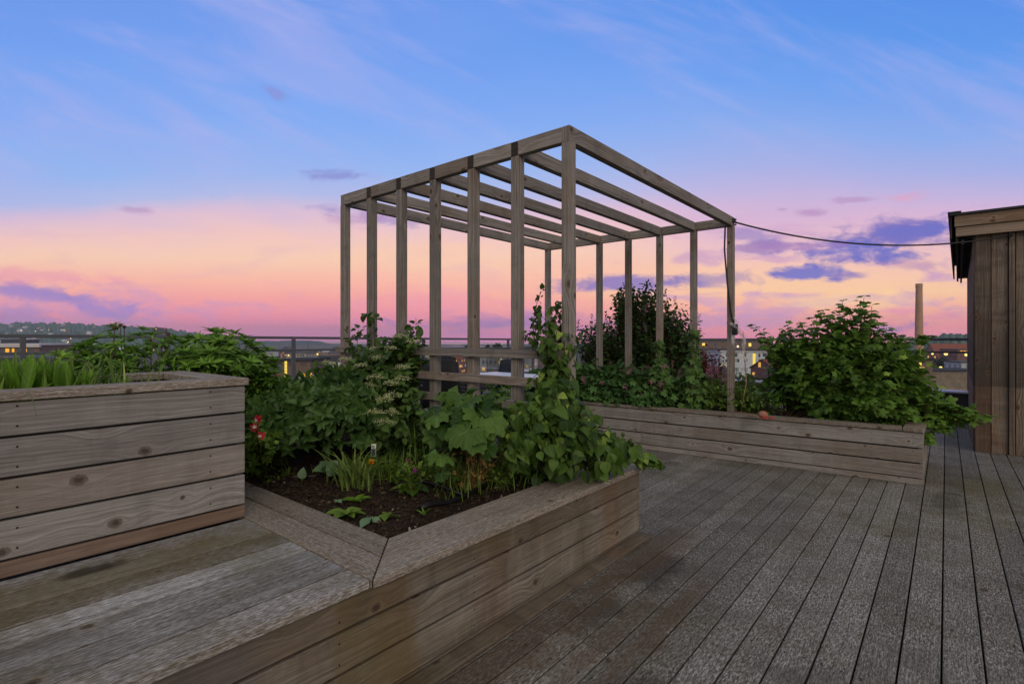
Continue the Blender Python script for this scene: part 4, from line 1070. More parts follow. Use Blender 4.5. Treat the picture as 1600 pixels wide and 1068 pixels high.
for k in range(16):
    c0_, r0_ = skirt[RNG.integers(len(skirt))]; B = post + np.array([-.08, -.05, RNG.uniform(.5, .9)]); T = c0_ + nrm(rdir(1)[0] + Z_ * .3 + cam_d * .6) * np.array(r0_) * 1.35; T[2] = max(T[2], .45)
    c = bez(B, (B + T) / 2 + Z_ * .12, T, 10); p.mb('stem').tube(c, np.linspace(.004, .0015, 10), 5)
    for q in c[5:]:
        for _ in range(2): vleaf(q + RNG.normal(0, .015, 3), nrm(RNG.normal(0, 1, 3) + Z_ * .5 + cam_d * .4), RNG.uniform(.025, .05), .75)
pos = np.array(pos); tip = np.array(tip); nor = np.array(nor); sz = np.array(sz) * RNG.uniform(.55, 1.12, len(sz)); vr = np.array(vr); pick = RNG.integers(0, 4, len(pos))
for tm, ks in ((T_HEART, (0, 1)), (T_H2, (2,)), (T_H3, (3,))):
    q = np.isin(pick, ks); p.mb('foliage').leaves(tm, pos[q], tip[q], nor[q], sz[q], vr[q])
# thin leafy whip rising beside the post
c = bez(at(838, 540, 3.25), at(826, 500, 3.25), at(846, 455, 3.25), 14); p.mb('stem').tube(c, np.linspace(.004, .0015, 14), 5)
c2 = bez(at(838, 520, 3.25), at(870, 505, 3.3), at(878, 485, 3.3), 10); p.mb('stem').tube(c2, np.linspace(.003, .001, 10), 5)
n = 46; k = RNG.integers(2, 14, n); d = nrm(rdir(n)); p.mb('foliage').leaves(T_OV, c[k] + d * .012, d, rdir(n) + Z_ * .4, RNG.uniform(.018, .045, n), RNG.uniform(0, .3, n))
n = 30; k = RNG.integers(2, 10, n); d = nrm(rdir(n)); p.mb('foliage').leaves(T_OV, c2[k] + d * .012, d, rdir(n) + Z_ * .4, RNG.uniform(.018, .04, n), RNG.uniform(0, .3, n))
p.done({'foliage': M['kiwi'], 'stem': M['bark']})

# small plants on the open soil
def tuft(name, label, x, y, n, h, w, spread, lean, arch, mat='grass', cat='grass'):
    p = Plant(name, label, cat, on(x, y)); blades(p.mb('foliage'), p.base, n, h, w, spread, lean, arch); p.done({'foliage': M[mat]}); return p
tuft('grass_tuft', 'pale green iris like tuft of strap leaves on the soil left of the yellow flower', 548, 768, 52, .27, .012, .03, 1.1, .8)
tuft('grass_tuft', 'small pale tuft of strap leaves right below the yellow flower', 572, 768, 26, .2, .011, .025, 1.0, .8)
tuft('grass_tuft', 'dark grassy tuft with arching blades under the pergola slats', 622, 716, 90, .22, .010, .06, .9, .9, 'peony')
tuft('grass_tuft', 'upright green grass tuft between the dark tuft and the lobed leaves', 655, 718, 30, .28, .012, .04, .5, .4, 'weed')
tuft('grass_tuft', 'thin upright grass blades right of the white plant tag', 600, 752, 40, .13, .006, .06, .35, .3, 'weed')
tuft('grass_tuft', 'grass blades sprouting at the foot of the dried seed heads', 730, 760, 46, .2, .006, .08, .6, .5)
tuft('grass_tuft', 'loose grass growing along the cap board below the vine', 800, 755, 60, .13, .006, .10, .9, .6, 'weed')
tuft('grass_tuft', 'small grass sprouts on the soil near the peony', 448, 740, 14, .07, .006, .02, .6, .3, 'weed')

for (x, y, n_, h_, w_, lb) in ((640, 745, 44, .17, .006, 'fine green grass sprouts left of the purple flowered weed'), (690, 748, 50, .16, .007, 'fine green grass sprouts between the purple weed and the dried seed heads'), (615, 735, 50, .16, .006, 'fine grass blades just behind the marigold and tag'), (770, 752, 60, .18, .006, 'fine grass sprouts between the two dried plants'), (565, 742, 40, .15, .006, 'fine grass behind the iris like tuft'), (520, 735, 24, .10, .006, 'short grass blades behind the fleshy leaved plant'), (700, 772, 26, .10, .005, 'short grass blades just above the thick hose')):
    tuft('grass_tuft', lb, x, y, n_, h_, w_, .07, .9, .7, 'weed')
for (x, y, lb, sz_) in ((630, 752, 'low leafy weed between the marigold and the purple flowered weed', .03), (675, 760, 'low leafy weed to the right of the purple flowered weed', .032), (590, 742, 'low leafy weed behind the plant tag', .03), (545, 742, 'low leafy weed behind the iris like tuft', .03), (715, 757, 'low leafy weed left of the dried golden seed heads', .03), (785, 765, 'low leafy weed by the inner cap edge near the vine', .028)):
    p = Plant('weed', lb, 'weed', on(x, y)); shrub(p, [(p.base + [0, 0, .05], (.09, .07, .06), 1)], 34, 6, T_SMALL, sz_, stem_r=.0014, t0=.3); p.done({'foliage': M['weed'], 'stem': M['stem']})
m_ = MB(); n = 150
q = np.array([on(RNG.uniform(395, 800), RNG.uniform(735, 815)) for _ in range(n)]); q = q[(q[:, 0] < -1.69) & (q[:, 1] > 1.27)]; n = len(q)
m_.leaves(T_OV, q + Z_ * .008, rdir(n) * [1, 1, .25], rdir(n) * .35 + Z_, RNG.uniform(.012, .034, n), RNG.uniform(0, 1, n), RNG.uniform(.4, 1.1, n))
for i in range(60):
    a = q[RNG.integers(n)] + [0, 0, .01]; d = rdir(1)[0] * [.05, .05, .006] * RNG.uniform(.5, 1.6); m_.tube([a - d, a + RNG.normal(0, .006, 3), a + d], .0013, 4, 0, RNG.random())
tag(m_.build('leaf_litter', M['crumb']), 'dry leaf litter and twigs scattered over the open soil', 'leaf litter', kind='stuff')
p = Plant('sedum', 'grey green fleshy leaved plant left of the strap leaf tuft', 'plant', on(512, 752))
for (dx, dy) in ((0, 0), (.05, .02), (-.06, .03)):
    n = 9; a = RNG.uniform(0, 6.28, n); d = np.stack([np.cos(a), np.sin(a), RNG.uniform(.3, 1.4, n)], 1)
    top = p.base + [dx, dy, .06 + .03 * RNG.random()]
    p.mb('leaf').leaves(T_OV, np.tile(top, (n, 1)), d, np.tile([.4, -.5, .7], (n, 1)) + RNG.normal(0, .2, (n, 3)), RNG.uniform(.05, .085, n), RNG.uniform(.2, 1, n), 1.1)
    p.mb('stem').tube([p.base + [dx * .5, dy * .5, 0], top], .005, 6)
q = on(472, 755); p.mb('leaf:b').leaves(T_OV, [q + [0, 0, .02]], np.array([[0.1, 0, 1.0]]), np.array([[.6, -.7, .1]]), [.065], [.6]); p.mb('stem:b').tube([q, q + [0, 0, .03]], .003, 5)
p.done({'leaf': M['sedum'], 'stem': M['stem']})
p = Plant('marigold', 'single yellow orange flower on the soil in front of the plant tag', 'flower', on(580, 762))
c = p.base + [0, 0, .125]; p.mb('stem').tube([p.base, p.base + [.004, 0, .06], c], .0025, 5)
n = 26; a = RNG.uniform(0, 6.28, n); p.mb('flower').leaves(T_PETAL, np.tile(c, (n, 1)), np.stack([np.cos(a), np.sin(a), RNG.uniform(-.2, 1.2, n)], 1), np.tile(Z_, (n, 1)) + RNG.normal(0, .3, (n, 3)), RNG.uniform(.016, .026, n), RNG.uniform(0, 1, n), 1.3)
n = 12; p.mb('foliage').leaves(T_SMALL, p.base + np.stack([RNG.normal(0, .015, n), RNG.normal(0, .015, n), RNG.uniform(.01, .08, n)], 1), rdir(n) + Z_ * .4, rdir(n) + Z_, RNG.uniform(.02, .04, n), RNG.uniform(.2, .9, n))
p.done({'flower': M['orange'], 'stem': M['stem'], 'foliage': M['weed']})
q = on(584, 745)
tg = thing('plant_tag', 'white printed plant tag stuck in the soil behind the yellow flower', 'plant tag', q)
rr = RT; up_ = nrm(Z_ + FW * .12); fr = -nrm(np.cross(rr, up_)) 
fr = nrm(np.cross(rr, up_)) ; fr = fr if np.dot(fr, -FW) > 0 else -fr
mb = MB(); mb.board(q + Z_ * .11 - rr * .016, rr, up_, -fr, .028, .072, .002); card = mb.build('card', M['tagwhite'], tg)
mb = MB(); mb.board(q + Z_ * .112 - rr * .0145 + fr * .0015, rr, up_, -fr, .025, .042, .001)
for k_, w_ in enumerate((.02, .014, .018)): mb.board(q + Z_ * (.160 + .006 * k_) - rr * .012 + fr * .0015, rr, up_, -fr, w_, .0028, .001)
mb.build('print', M['tagdark'], card)
mb = MB(); mb.board(q - Z_ * .03 - rr * .004 - fr * .002, rr, up_, -fr, .008, .15, .002); mb.build('stake', M['tagdark'], tg)

p = Plant('flowering_weed', 'leafy stalk with small purple flowers beside the black hose', 'flower', on(642, 775))
shrub(p, [(p.base + [0, 0, .10], (.06, .06, .10), 1)], 26, 6, T_SMALL, .035, stem_r=.0018, t0=.3)
c = bez(p.base, p.base + [0, 0, .12], p.base + [-.02, .01, .24], 8); p.mb('stem').tube(c, .003, 5)
for q in c[4:]: p.mb('foliage').leaves(T_SMALL, np.tile(q, (7, 1)), rdir(7), rdir(7) + Z_, RNG.uniform(.015, .025, 7), RNG.uniform(.3, 1, 7))
florets(p, [p.base + [-.015, 0, .17], p.base + [.03, .0, .13]], 16, .014, .014, 'flower')
n = 7; a = np.linspace(0, 6.28, n, endpoint=False) + .3; p.mb('foliage').leaves(T_OV, np.tile(p.base + [0, 0, .03], (n, 1)), np.stack([np.cos(a), np.sin(a), np.full(n, .15)], 1), np.tile(Z_, (n, 1)), RNG.uniform(.07, .11, n), RNG.uniform(0, .5, n))
p.done({'foliage': M['weed'], 'stem': M['stem'], 'flower': M['magenta']})

def sprout(label, x, y, n, s_, mat='weed', lay=.3, tmpl=T_OV):
    p = Plant('seedling', label, 'seedling', on(x, y)); a = np.linspace(0, 6.28, n, endpoint=False) + RNG.uniform(0, 3)
    d = np.stack([np.cos(a), np.sin(a), RNG.uniform(lay * .5, lay * 1.5, n)], 1)
    p.mb('foliage').leaves(tmpl, np.tile(p.base + [0, 0, .012], (n, 1)), d, np.tile(Z_, (n, 1)) + RNG.normal(0, .2, (n, 3)), RNG.uniform(.7, 1.2, n) * s_, RNG.uniform(.4, 1, n), .8)
    p.done({'foliage': M[mat]})
sprout('yellow green seedling with long leaves on the soil near the cap boards', 557, 788, 6, .075, 'sorrel', .5)
sprout('long leaved seedling lying over the edge of the cap board', 542, 806, 7, .095, 'weed', .3)
sprout('grey green fallen leaf rosette next to the mitred corner of the bed', 578, 815, 5, .07, 'sedum', .15)
sprout('curled green leaf resting on the soil near the mitred corner', 603, 812, 4, .06, 'weed', .2)
sprout('single upright narrow seedling beside the end of the hose', 662, 808, 4, .055, 'sorrel', 1.8, T_LANCE)
sprout('tiny seedling on bare soil near the raised planter end', 420, 757, 5, .028, 'weed', .5)
sprout('tiny seedling near the middle of the bare soil', 528, 790, 5, .03, 'sedum', .5)
p = Plant('ground_cover', 'low green creeping weeds on the soil beside the raised planter', 'weed', on(405, 735))
for i in range(26):
    q = on(RNG.uniform(388, 450), RNG.uniform(722, 752)); n = 6; p.mb('foliage').leaves(T_SMALL, np.tile(q + [0, 0, .012], (n, 1)) + RNG.normal(0, .012, (n, 3)), rdir(n) + Z_ * .2, rdir(n) * .4 + Z_, RNG.uniform(.012, .025, n), RNG.uniform(.2, 1, n))
p.done({'foliage': M['weed']})
p = Plant('ground_cover', 'low creeping weeds along the inner edge of the cap board below the vine', 'weed', on(760, 765))
for i in range(120):
    q = on(RNG.uniform(690, 860), RNG.uniform(735, 765)); q[0] = min(q[0], -1.67); n = 6; p.mb('foliage').leaves(T_SMALL, np.tile(q + [0, 0, .02], (n, 1)) + RNG.normal(0, .018, (n, 3)), rdir(n) + Z_ * .2, rdir(n) * .4 + Z_, RNG.uniform(.012, .028, n), RNG.uniform(0, .9, n))
p.done({'foliage': M['weed']})
p = Plant('dried_seed_heads', 'dry golden seed heads on thin stalks in front of the lobed leaves', 'dry plant', on(742, 762))
for i in range(46):
    T = p.base + np.array([RNG.normal(0, .07), RNG.normal(0, .07), RNG.uniform(.05, .24)]); B = p.base + np.append(RNG.normal(0, .02, 2), 0)
    p.mb('stalk').tube(bez(B, (B + T) / 2 + Z_ * .03, T, 5), .0012, 4)
    n = 5; p.mb('seed_head:%d' % i).leaves(T_PETAL, np.tile(T, (n, 1)) + RNG.normal(0, .008, (n, 3)), rdir(n) - Z_ * .5, rdir(n), RNG.uniform(.012, .022, n), RNG.uniform(0, 1, n), 1.3)
p.done({'stalk': M['dry'], 'seed_head': M['dry']})
p = Plant('dried_seed_heads', 'dry twiggy plant with pale seed pods just left of the vine', 'dry plant', on(800, 748))
for i in range(50):
    T = p.base + np.array([RNG.normal(0, .08), RNG.normal(0, .06), RNG.uniform(.05, .2)]); B = p.base + np.append(RNG.normal(0, .02, 2), 0)
    p.mb('stalk').tube(bez(B, (B + T) / 2 + Z_ * .03, T, 5), .0012, 4)
    n = 4; p.mb('seed_head:%d' % i).leaves(T_PETAL, np.tile(T, (n, 1)) + RNG.normal(0, .008, (n, 3)), rdir(n) - Z_ * .5, rdir(n), RNG.uniform(.008, .016, n), RNG.uniform(0, .8, n), 1.3)
p.done({'stalk': M['dry'], 'seed_head': M['dry']})
# filler growth at the back of the bed, so the slats rise out of greenery
p = Plant('leafy_plant', 'dark mixed greenery at the foot of the pergola slats behind the lobed leaves', 'plant', (-2.5, 2.35, .37))
shrub(p, [((-2.55, 2.4, .52), (.45, .16, .14), 1), ((-3.3, 2.35, .55), (.4, .2, .15), 1), ((-2.05, 2.5, .5), (.2, .15, .12), .6)], 170, 7, T_SMALL, .05, bases=[np.array([-3.4 + i * .25, 2.4, .37]) for i in range(6)], stem_r=.002)
p.done({'foliage': M['peony'], 'stem': M['stem']})
p = Plant('leafy_plant', 'light green potted style plant seen between two slats near the table', 'plant', P(783, 625, 3.9) * [1, 1, 0] + Z_ * .3)
shrub(p, [(P(783, 612, 3.9), (.14, .14, .09), 1), (P(835, 620, 3.6), (.12, .12, .08), .6)], 60, 7, T_OV, .05, stem_r=.002); p.done({'foliage': M['phlox'], 'stem': M['stem']})
# hose
hs = MB(); z_ = lambda q: on(*q) + Z_ * .02
hs.tube(np.array([z_(q) for q in ((658, 800), (672, 793), (700, 786), (728, 774), (750, 765), (772, 755), (800, 745))]), .0125, 8)
tag(hs.build('hose', M['hose'], smooth=True, origin=on(700, 786)), 'thick black irrigation hose lying across the soil', 'hose')
hs = MB(); hs.tube(np.array([z_(q) for q in ((610, 762), (640, 762), (668, 764), (695, 768), (722, 773))]), .008, 8)
tag(hs.build('hose', M['hose'], smooth=True, origin=on(668, 764)), 'thinner black hose branching off the thick one', 'hose')

# ------------------------------------------------------------------ long planter plants
def rpos(s_, w_, z=.375): return RC - e1 * s_ + e2 * w_ + Z_ * z      # s_ from the right corner, w_ from the front
p = Plant('geranium', 'dense geranium hedge with pink blossom filling the long planter behind the right posts', 'shrub', rpos(3.1, .45), None)
els = [(rpos(s_, .42, .55 + .05 * sin(s_ * 5)), (.32, .40, .27), 1) for s_ in (2.15, 2.5, 2.85, 3.2, 3.55, 3.9)]
els += [(rpos(s_, .08, .46), (.26, .14, .10), .55) for s_ in (2.4, 2.8, 3.2, 3.6, 4.0)]
shrub(p, els, 560, 8, T_GER, .075, bases=[rpos(s_, .45) for s_ in np.linspace(2.1, 4.0, 9)], t0=.45, bow=.3, shell=.6, up=.6, stem_r=.003)
fl = [rpos(RNG.uniform(2.2, 4.1), RNG.uniform(.2, .75), .82 + RNG.normal(0, .04)) for _ in range(46)] + [rpos(RNG.uniform(2.2, 4.0), .1, RNG.uniform(.55, .75)) for _ in range(14)]
for k_, c in enumerate(fl): florets(p, [c], 26, .032, .015, 'flower:%d' % k_)
p.done({'foliage': M['geran'], 'stem': M['stem'], 'flower': M['pink']})
p = Plant('astilbe', 'feathery pink astilbe plumes between the two vine covered posts', 'flower', rpos(2.0, .6))
for i in range(22):
    b = rpos(RNG.uniform(1.65, 2.35), RNG.uniform(.45, .9), .4); T = b + np.array([RNG.normal(0, .05), RNG.normal(0, .05), RNG.uniform(.36, .52)])
    p.mb('stem').tube([b, (b + T) / 2, T], .002, 4)
    florets(p, [T - Z_ * q for q in (0, .02, .04, .06, .08)], 9, .022, .014, 'flower:%d' % i)
p.done({'stem': M['stem'], 'flower': M['pink']})
def hop(label, i, top):
    x = xs[i]; b = np.array([x, PY + SPY - .06, .38]); p = Plant('hop_vine', label, 'climbing plant', b, 'vines on the right posts')
    pos, tip, nor, sz, vr = [], [], [], [], []
    for j in range(430):
        z = .42 + (top - .42) * RNG.random() ** 1.25; a = RNG.uniform(0, 2 * pi); w_ = .05 + .16 * max(0, 1 - (z - .42) / .6) + .03 * sin(z * 9 + i)
        o_ = np.array([cos(a), sin(a), 0]); pos.append(np.array([x, PY + SPY, z]) + o_ * w_ * RNG.uniform(.5, 1.1)); tip.append(o_ * .6 - Z_ * .5 + RNG.normal(0, .35, 3)); nor.append(o_ * .7 + Z_ * .7 + RNG.normal(0, .3, 3)); sz.append(RNG.uniform(.03, .07)); vr.append(RNG.uniform(.1, .9))
    p.mb('foliage').leaves(T_GER, pos, np.array(tip), np.array(nor), sz, vr)
    for k in range(3):
        z = np.linspace(.38, top, 20); th = z * 10 + k * 2; p.mb('stem').tube(np.stack([x + .045 * np.cos(th), PY + SPY + .045 * np.sin(th), z], 1), .004, 4)
    p.done({'foliage': M['hop'], 'stem': M['bark']})
hop('lobed leaf vine climbing the third post from the right of the far row', 2, 1.16)
hop('lobed leaf vine climbing the second post from the right of the far row', 1, 1.28)
p = Plant('lilac', 'large dark lilac bush with faded purple blossom behind the far posts', 'shrub', (-3.0, 6.45, .0))
c0 = np.array([-3.05, 6.5, 0])
def lp(x, y, d): return P(x, y, d)
els = [(lp(990, 525, 6.8), (.64, .5, .46), 1.4), (lp(1000, 478, 6.8), (.36, .36, .34), .9), (lp(1045, 515, 6.8), (.44, .4, .40), 1.1), (lp(930, 535, 6.9), (.40, .36, .36), .9), (lp(975, 470, 6.8), (.22, .22, .26), .5), (lp(1065, 545, 6.7), (.2, .3, .3), .5), (lp(985, 565, 6.8), (.6, .5, .3), .7)]
tp = shrub(p, els, 1250, 13, T_OV, .068, t0=.5, bow=.02, shell=.45, stem_r=.007, bases=[np.array(c0) + [a, b, 0] for a in (-.15, .15) for b in (-.1, .1)], out=.7)
for k_ in range(14):
    T = lp(RNG.uniform(965, 1055), RNG.uniform(438, 470), 6.8 + RNG.normal(0, .15)); B = T - Z_ * .35 + RNG.normal(0, .06, 3)
    c = bez(B, (B + T) / 2, T, 8); p.mb('stem').tube(c, .003, 4); n = 12; k = RNG.integers(2, 8, n); d = nrm(rdir(n) + Z_ * .5); p.mb('foliage').leaves(T_OV, c[k], d, rdir(n) + Z_ * .4, RNG.uniform(.03, .055, n), RNG.uniform(0, .5, n))
cents = [t_ for t_ in tp if t_[2] > 1.1 and RNG.random() < .2][:36]
for k_, c in enumerate(cents): florets(p, [c + Z_ * q for q in (0, .03, .06, .09)], 10, .026, .016, 'blossom:%d' % k_)
p.done({'foliage': M['lilac'], 'stem': M['bark'], 'blossom': M['purple']})
p = Plant('maple', 'small dark red maple beside the second post from the right', 'tree', (-2.25, 6.55, 0))
els = [(lp(1108, 560, 6.5), (.26, .26, .22), 1), (lp(1090, 580, 6.5), (.2, .2, .18), .6), (lp(1125, 590, 6.5), (.2, .2, .15), .6)]
shrub(p, els, 150, 9, T_MAP, .05, t0=.4, bow=.05, shell=.3, stem='trunk', part='crown', stem_r=.006, droop=.5); p.done({'crown': M['maple'], 'trunk': M['bark']})
p = Plant('ground_cover', 'mixed low green plants left of the currant bush in the long planter', 'plant', rpos(1.75, .5))
els = [(rpos(s_, w_, .50 + .22 * w_ + .05 * sin(s_ * 9)), (.2, .22, .17), 1) for s_ in (1.2, 1.4, 1.6, 1.85, 2.1) for w_ in (.3, .75)]
shrub(p, els, 420, 7, T_SMALL, .05, bases=[rpos(s_, .5) for s_ in (1.3, 1.6, 1.9, 2.2)], stem_r=.002, bow=.2)
p.done({'foliage': M['weed'], 'stem': M['stem']})
p = Plant('leafy_plant', 'two broad rounded green leaves low beside the rightmost post', 'plant', rpos(1.4, .3))
for (x, y, s_) in ((1185, 614, .08), (1212, 610, .09), (1178, 622, .06), (1222, 624, .05)):
    c = P(x, y, 5.3); d = nrm(RT * (-.3 if x < 1200 else .4) - FW * .4 - Z_ * .2); p.mb('leaf:%d' % x).leaves(T_HEART, [c - d * s_ * .4], np.array([d]), np.array([Z_ * .8 - FW * .5]), [s_], [.8], 1.1); p.mb('stalk:%d' % x).tube([p.base, c - d * s_ * .4], .004, 5)
p.done({'leaf': M['sedum'], 'stalk': M['stem']})
p = Plant('currant_bush', 'big green currant bush spilling over the right end of the long planter', 'shrub', rpos(.75, .5))
cu = lambda x, y, d: P(x, y, d)
els = [(cu(1320, 578, 4.95), (.55, .45, .36), 1.5), (cu(1335, 532, 5.0), (.27, .3, .22), .5), (cu(1255, 590, 5.1), (.36, .4, .32), .9), (cu(1395, 590, 4.8), (.36, .4, .36), 1.0), (cu(1440, 625, 4.75), (.26, .34, .26), .8), (cu(1340, 640, 4.7), (.5, .2, .2), .8), (cu(1470, 655, 4.75), (.2, .3, .16), .6), (cu(1225, 550, 5.2), (.2, .25, .2), .3)]
shrub(p, els, 640, 9, T_CUR, .078, t0=.42, bow=.12, shell=.55, stem_r=.005, up=.62, bases=[rpos(.75 + a, .5 + b) for a in (-.3, -.1, .1, .3) for b in (-.1, .1)])
for (x, y, x0, d_) in ((1350, 465, 1340, 5.0), (1362, 478, 1350, 4.9), (1310, 478, 1310, 5.1), (1285, 485, 1300, 5.0), (1268, 500, 1290, 5.1), (1240, 512, 1280, 5.1), (1225, 515, 1260, 5.1), (1180, 508, 1225, 5.2), (1340, 490, 1330, 5), (1375, 505, 1350, 4.9), (1300, 500, 1300, 5), (1390, 520, 1370, 4.9), (1410, 535, 1390, 4.8),
                      (1325, 485, 1325, 5.1), (1260, 525, 1275, 5.0), (1355, 500, 1345, 5.05), (1425, 530, 1400, 4.8), (1455, 525, 1410, 4.9), (1195, 530, 1230, 5.1), (1345, 470, 1340, 5.1), (1366, 492, 1350, 5.0), (1316, 470, 1320, 4.95), (1295, 490, 1300, 5.1), (1275, 492, 1285, 4.9), (1250, 505, 1270, 5.2), (1385, 512, 1370, 5.1), (1230, 508, 1262, 5.0), (1405, 522, 1385, 5.0), (1352, 482, 1338, 4.85)):
    T = cu(x, y, d_); B = cu(x0, 600, d_); c = bez(B, (B + T) / 2 + Z_ * .12 + RNG.normal(0, .03, 3), T, 12); p.mb('stem').tube(c, np.linspace(.005, .002, 12), 5)
    n = 22; k = 4 + (np.arange(n) * 8 // n); d = nrm(rdir(n) * [1, 1, .4] + Z_ * .15); s_ = RNG.uniform(.045, .085, n) * (1.15 - .04 * k)
    p.mb('foliage').leaves(T_CUR, c[np.minimum(k, 11)] + d * .035, d - Z_ * .25, rdir(n) * .35 + Z_, s_, np.clip(RNG.normal(.55, .2, n), 0, 1))
for (x, y, d_) in ((1545, 650, 4.35), (1528, 660, 4.4), (1515, 652, 4.5), (1500, 665, 4.5), (1480, 680, 4.45), (1455, 690, 4.45)):
    T = cu(x, y, d_); B = cu(1440, 630, 4.7); c = bez(B, (B + T) / 2 + Z_ * .06, T, 12); p.mb('stem').tube(c, np.linspace(.005, .002, 12), 5)
    n = 20; k = 5 + (np.arange(n) * 7 // n); d = nrm(rdir(n) * [1, 1, .5]); p.mb('foliage').leaves(T_CUR, c[np.minimum(k, 11)] + d * .03, d - Z_ * .3, rdir(n) * .35 + Z_, RNG.uniform(.04, .07, n), np.clip(RNG.normal(.6, .2, n), 0, 1))
p.done({'foliage': M['currant'], 'stem': M['bark']})
# little things on the planter rim
q = G(1192, 653, .458)
mb = MB(); th = np.linspace(-pi / 2, pi / 2, 8); mb.tube(np.stack([q[0] + 0 * th, q[1] + 0 * th, q[2] + .034 + .034 * np.sin(th)], 1), .042 * np.cos(th) + .0005, 14, cap=False)
tag(mb.build('stone', M['terracotta'], smooth=True, origin=q), 'round pinkish stone lying on the planter rim', 'stone')
for j, (dx, lb) in enumerate(((-.012, 'small red plastic piece in front of the pinkish stone'), (.05, 'small red plastic piece to the right of the pinkish stone'))):
    q2 = q + RT * dx - FW * .05; q2[2] = .459
    mb = MB(); mb.tube(np.stack([q2[0] + 0 * th, q2[1] + 0 * th, q2[2] + .010 + .010 * np.sin(th)], 1), .022 * np.cos(th) ** .5 + .0005, 12, cap=False)
    tag(mb.build('plastic_piece', M['red'], smooth=True, origin=q2), lb, 'plastic piece')
mb = MB(); a = rpos(1.45, .25, .40); mb.tube([a, a + np.array([.06, .0, .35]), P(1161, 520, 5.45)], .005, 6)
tag(mb.build('cane', M['bamboo'], smooth=True, origin=a), 'thin leaning garden cane right of the rightmost post', 'cane')
mb = MB(); mb.tube([G(1140, 642, .468), G(1165, 645, .468), G(1186, 652, .468)], .005, 6)
tag(mb.build('cane', M['bamboo'], smooth=True, origin=G(1140, 642, .468)), 'short cane lying on the planter rim beside the pinkish stone', 'cane')

#CITY
# ------------------------------------------------------------------ town, hills and fjord far below
GZ = -30.0
def sheet(name, mat, zf, d0, d1, x0, x1, nd, nx, kind='structure', jitter=0.0):
    """ground sheet in bands of distance and bearing"""
    V = []
    for i in range(nd):
        d = d0 + (d1 - d0) * i / (nd - 1)
        for j in range(nx):
            xx = x0 + (x1 - x0) * j / (nx - 1)
            q = P(xx, HY, d); q[2] = zf(xx, i / (nd - 1), d) + (random.gauss(0, jitter) if jitter else 0); V.append(q)
    F = [(i * nx + j, i * nx + j + 1, (i + 1) * nx + j + 1, (i + 1) * nx + j) for i in range(nd - 1) for j in range(nx - 1)]
    m_ = MB(); m_.add(V, F); return m_.build(name, mat, kind=kind)
m_ = MB(); V = [(-2600, -1500, GZ), (1800, -1500, GZ), (2600, 2200, GZ), (600, 2300, GZ), (-300, 1500, GZ), (-2600, 900, GZ)]
m_.add(V, [tuple(range(6))]); m_.build('ground', M['ground'], kind='structure')
m_ = MB(); m_.add([(-4200, -1500, GZ - 3), (3000, -1500, GZ - 3), (3000, 2700, GZ - 3), (-4200, 2700, GZ - 3)], [(0, 1, 2, 3)]); m_.build('water', M['water'], kind='structure')
def interp(x, pts):
    return float(np.interp(x, [a for a, b in pts], [b for a, b in pts]))
LH = [(-500, 520), (-200, 514), (-20, 511), (0, 509), (12, 508.5), (30, 506), (60, 507), (110, 507), (150, 510), (200, 512), (250, 514), (300, 520), (340, 528), (380, 541)]
def lh(x, t, d):
    top = 1.2 + (HY - interp(x, LH)) * 2200 / FX
    s_ = min(1, t * 1.25); s_ = s_ * s_ * (3 - 2 * s_)
    return GZ - 2 + (top - GZ + 2) * s_ + (3.0 * sin(x * .31 + t * 9) + 2 * sin(x * .83)) * (s_ > .3) * (top > -5)
sheet('hill', M['forest'], lh, 1150, 2200 * 1.0, -500, 380, 30, 420, jitter=1.6)
FH = [(300, 530), (400, 532.5), (440, 532), (470, 531.5), (500, 532.5), (512, 536.5), (560, 537), (650, 538), (720, 538), (900, 537), (1100, 536), (1300, 537), (1700, 536)]
def fh(x, t, d):
    top = 1.2 + (HY - interp(x, FH)) * 2350 / FX
    s_ = min(1, t * 1.3); return GZ - 3.5 + (top - GZ + 3.5) * s_ * s_ * (3 - 2 * s_) + .6 * sin(x * .2) * s_
sheet('far_hills', M['farhill'], fh, 1950, 2350, 300, 1700, 14, 300, jitter=.5)
RH = [(1300, 545), (1400, 538), (1440, 530), (1460, 526), (1478, 522), (1500, 522.5), (1530, 524), (1600, 524), (1750, 530)]
def rh(x, t, d):
    top = 1.2 + (HY - interp(x, RH)) * 820 / FX
    s_ = min(1, t * 1.2); return GZ - 2 + (top - GZ + 2) * s_ * s_ * (3 - 2 * s_) + 1.2 * sin(x * .5 + t * 7) * (s_ > .4)
sheet('hill', M['forest'], rh, 430, 820, 1300, 1750, 24, 200, jitter=.9)

